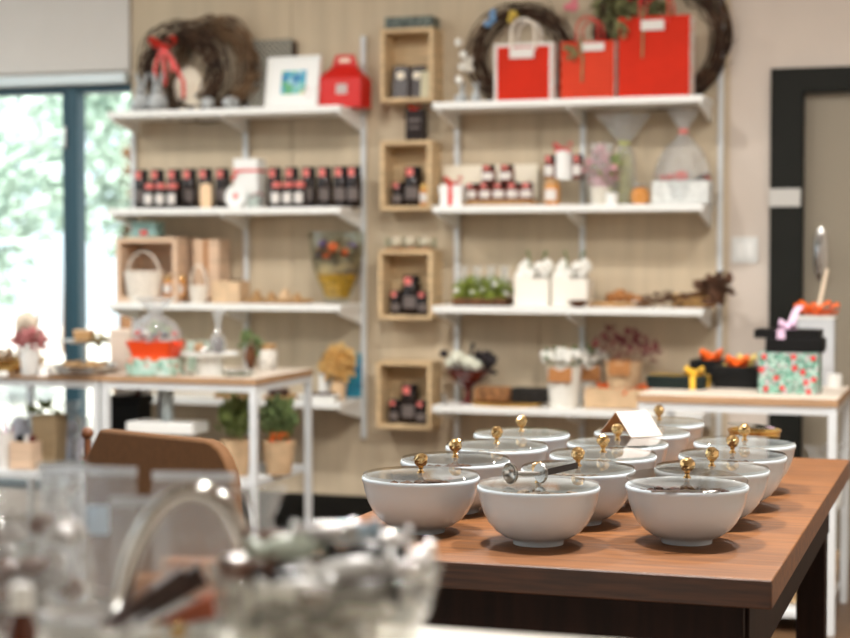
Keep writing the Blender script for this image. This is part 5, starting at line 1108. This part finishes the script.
def sweet(m, l=.04):
    t = thing('wrapped_sweet', '', 'sweet'); q = l * .17
    MB().lathe([(0, -l * .33), (q * .7, -l * .32), (q * .95, -l * .2), (q, 0), (q * .95, l * .2), (q * .7, l * .32), (0, l * .33)], n=14, M=Matrix.Rotation(pi / 2, 4, 'Y'), cap=False).build('sweet', m, t)
    for s in (-1, 1): MB().lathe([(q * .35, .3 * l), (q * .35, .34 * l), (q * .8, .42 * l), (q * 1.1, .54 * l)], n=14, sy=.6, cap=False, pleat=.2, M=Matrix.Rotation(s * pi / 2, 4, 'Y')).build('twisted_end', m, t, solid=.0004)
    return t
random.seed(21)
pos = [(.018, -.03, .101, .12, 'white', .062), (-.018, -.052, .092, .1, 'white', .05), (.055, -.02, .1, .6, 'silver', .045), (-.026, .006, .112, .55, 'green', .062), (.03, .0, .108, -.15, 'black', .055), (-.055, -.022, .1, -.6, 'brown', .045), (.066, .02, .102, 1.0, 'silver', .04), (.012, .038, .118, .15, 'blue', .05), (-.04, .036, .112, -.25, 'brown', .045), (.026, -.058, .09, -.15, 'black', .055), (.054, -.05, .092, .8, 'black', .042), (-.066, .012, .1, 1.2, 'silver', .042), (.042, .046, .11, .4, 'silver', .042), (-.02, -.03, .094, .25, 'black', .06), (-.002, .016, .122, .35, 'silver', .045)]
CW_ = {'white': 'white wrapped sweet in the crystal bowl', 'black': 'black wrapped sweet in the crystal bowl', 'silver': 'silver wrapped sweet in the crystal bowl', 'brown': 'brown wrapped sweet in the crystal bowl', 'blue': 'pale blue wrapped sweet at the back of the crystal bowl', 'green': 'long pale green wrapped sweet in the crystal bowl'}
for i, (x, y, z, rz, m, l) in enumerate(pos):
    o = inst('sw' + m + str(l), lambda: sweet(SWM[m], l), p + Vector((x, y, z - .012)), CW_[m], rz, 'wrapped sweets in the crystal bowl')
    o.rotation_euler = (random.uniform(-.3, .3), random.uniform(-.2, .2), rz)
b = MB()
for i in range(60): a, r = random.uniform(0, 6.28), .066 * sqrt(random.random()); b.ball((r * cos(a), r * sin(a), random.uniform(.04, .082) if r < .055 else random.uniform(.065, .082)), (.014, .01, .008), 8, Matrix.Rotation(random.random() * 3, 4, 'Z'), jit=.1)
o = b.build('foil_heap', spots('foil_heap', (0, 0, 0), [(206, 200, 190), (34, 28, 26), (60, 46, 38), (150, 140, 128), (40, 34, 32), (226, 224, 218), (90, 70, 58)], 48, .3), loc=p); tag(o, 'mixed foil sweets heaped below the wrapped ones in the crystal bowl', 'sweets', kind='stuff')
# clear gift wrap standing behind the crystal bowl
p_ = fdep(262, 1.43); t = thing('cellophane_twist', 'twisted clear cellophane gift behind the crystal bowl', 'packet', p_, 0); cello([(.02, 0), (.03, .03), (.026, .06), (.009, .085), (.008, .092), (.02, .12)], n=24, pleat=.1).build('wrap', CELLO, t, smooth=0); MB().ball((0, 0, .032), (.02, .02, .028), 12).build('filling', mat('pale_grey_fill', (206, 204, 200), .5), t)
# silver basket with arched handle
p = fdep(142, 1.3); t = thing('silver_basket', 'silver oval basket with tall arched handle holding dark chocolate wedges', 'basket', p, .05)
PSIL = mat('pale_silver', (226, 230, 232), .22, .75)
MB().lathe([(0, .004), (.36, .003), (.38, 0), (.46, .0), (.62, .008), (.86, .022), (1, .039), (.985, .041), (.84, .027), (.6, .012), (0, .009)], n=60, cap=False, pleat=.015, npl=16, sx=.083, sy=.05).build('dish', PSIL, t)
hp_ = []
for i in range(25):
    a = pi * i / 24; hp_.append((.031 - .051 * cos(a) + .008 * sin(a), .006 * cos(a), .03 + .104 * sin(a) ** .9))
hb_ = MB().tube(hp_, [.0085 - .0015 * sin(pi * i / 24) for i in range(25)], 14); hb_.build('handle', mat('polished_silver', (216, 212, 206), .14, 1), t)
CH2 = mat('dark_brown_wedge', (58, 38, 30), .4)
for i, (x, y, z, rz, ry, m, l, lb) in enumerate(((.003, -.018, .046, .25, -.42, CHOC, .08, 'longest dark chocolate wedge in the silver basket'), (.024, -.006, .05, .15, -.5, CH2, .06, 'dark wedge beside the longest one in the silver basket'), (.036, -.022, .038, .1, -.2, mat('copper_wrap', (182, 92, 58), .35), .046, 'copper coloured wedge in the silver basket'))):
    o = MB().prism([(-l / 2, 0), (l / 2, .0), (l / 2, .018), (-l / 2, .004)], -.01, .01).build('chocolate_wedge', m, loc=p + Vector((x, y, z)), rot=(0, ry, rz), bevel=.0015); tag(o, lb, 'chocolate')
for x, y, z, lb in ((.016, -.04, .036, 'left gold wrapped ball before the chocolate wedges'), (.032, -.041, .036, 'right gold wrapped ball before the chocolate wedges')): tag(MB().ball((0, 0, 0), .0075, 12, jit=.08).build('gold_ball', mat('gold_foil', (220, 186, 136), .22, .8), loc=p + Vector((x, y, z))), lb, 'sweet')
t = thing('silver_server', 'small silver cake server lying in the silver basket', 'server', p + Vector((-.04, -.008, .0)), .1); MB().plate([(-.03, -.008), (-.01, -.014), (.012, -.012), (.025, -.004), (.025, .004), (.012, .012), (-.01, .014), (-.03, .008)], .034, .0352, Matrix.Rotation(.12, 4, 'Y')).build('blade', SILVER, t); MB().strip([(-.028, 0, .0365), (-.045, 0, .044), (-.06, .0, .046)], (0, .004, 0), .0014).build('handle', SILVER, t)
# clear pouches of brown chocolate along the counter edge
def pouch(x0, x1, ytop, D, label, lab=None, rz=0, fill=.5, fm=None):
    k = D / F; w_ = (x1 - x0) * k; q = fdep((x0 + x1) / 2, D); h = HC - (ytop - 250) * k - FZ
    t = thing('clear_pouch', label, 'pouch', q, rz, 'clear pouches along the counter')
    vs = []; fs = []; nx, nz = 8, 10
    for side in (-1, 1):
        for i in range(nz + 1):
            for j in range(nx + 1):
                a, b = j / nx * 2 - 1, i / nz; bul = .016 * (1 - a * a) * (1 - b) ** .5 * (.25 + b ** .3) if b < 1 else 0
                vs.append((a * w_ / 2, side * (bul + .0006) , b * h + .0005))
    o_ = (nx + 1) * (nz + 1)
    for i in range(nz):
        for j in range(nx):
            c0_ = i * (nx + 1) + j; fs.append((c0_, c0_ + 1, c0_ + nx + 2, c0_ + nx + 1)); fs.append((o_ + c0_, o_ + c0_ + nx + 1, o_ + c0_ + nx + 2, o_ + c0_ + 1))
    MB().add(vs, fs).build('film', POUCH, t)
    MB().box((0, 0, h - .004), (w_, .0022, .008)).build('seal', glass('seal_film', (.92, .93, .94), 1.4, .1, milky=.35), t)
    if fm: MB().box((0, 0, h * fill / 2 + .002), (w_ * .84, .012, h * fill)).build('filling', fm, t, bevel=.004)
    if lab: MB().box((lab[0] * w_, -.0175, lab[1] * h), (.03, .001, .026)).build('label', mat('pale_blue_label', (190, 206, 220), .5), t)
    return t
pouch(36, 86, 464, 1.5, 'leftmost clear pouch, whitish, on the counter', None, .1, .93, mat('milky_fill', (214, 222, 230), .5))
pouch(86, 136, 468, 1.53, 'second clear pouch from the left with a pale blue label', (-.3, .63), -.1)
pouch(108, 168, 498, 1.4, 'clear pouch standing left under the glass basket handle', None, .05, .42, KRAFT)
pouch(150, 236, 473, 1.55, 'widest clear pouch, standing behind the glass basket handle', None, -.12, .3, mat('tan_fill', (176, 126, 92), .6))
# wrapped sweets in a clear bag at the left edge
p = fdep(20, 1.37); t = thing('sweets_bag', 'large clear bag of silver and brown wrapped sweets at the left edge', 'sweets bag', p, 0)
cello([(.046, 0), (.052, .02), (.055, .06), (.046, .095), (.036, .112), (.05, .134)], n=26, pleat=.06, jit=.04).build('bag', CELLO, t, smooth=0)
b = MB(); g = MB()
for i in range(44):
    a, r, z = random.uniform(0, 6.28), .044 * sqrt(random.random()), random.uniform(.012, .1); (b if i % 3 else g).ball((r * cos(a), r * sin(a), z), (.013, .01, .009), 9, Matrix.Rotation(random.random() * 3, 4, 'X'), jit=.15)
b.build('silver_sweets', SWM['silver'], t)['kind'] = 'stuff'; g.build('brown_sweets', SWM['brown'], t)['kind'] = 'stuff'
p = fdep(18, 1.17); t = thing('amber_bottle', 'small amber bottle with white cap in the lower left corner', 'bottle', p, 0); MB().lathe([(0, 0), (.0105, 0), (.011, .003), (.011, .058), (.0075, .066), (.0065, .074), (0, .074)], n=28, cap=False).build('bottle', mat('amber_glass', (86, 40, 20), .12, coat=.6), t); MB().lathe([(.0082, .07), (.0082, .086), (.0075, .088), (0, .088)], n=24, cap=False).build('cap', WHITE, t)
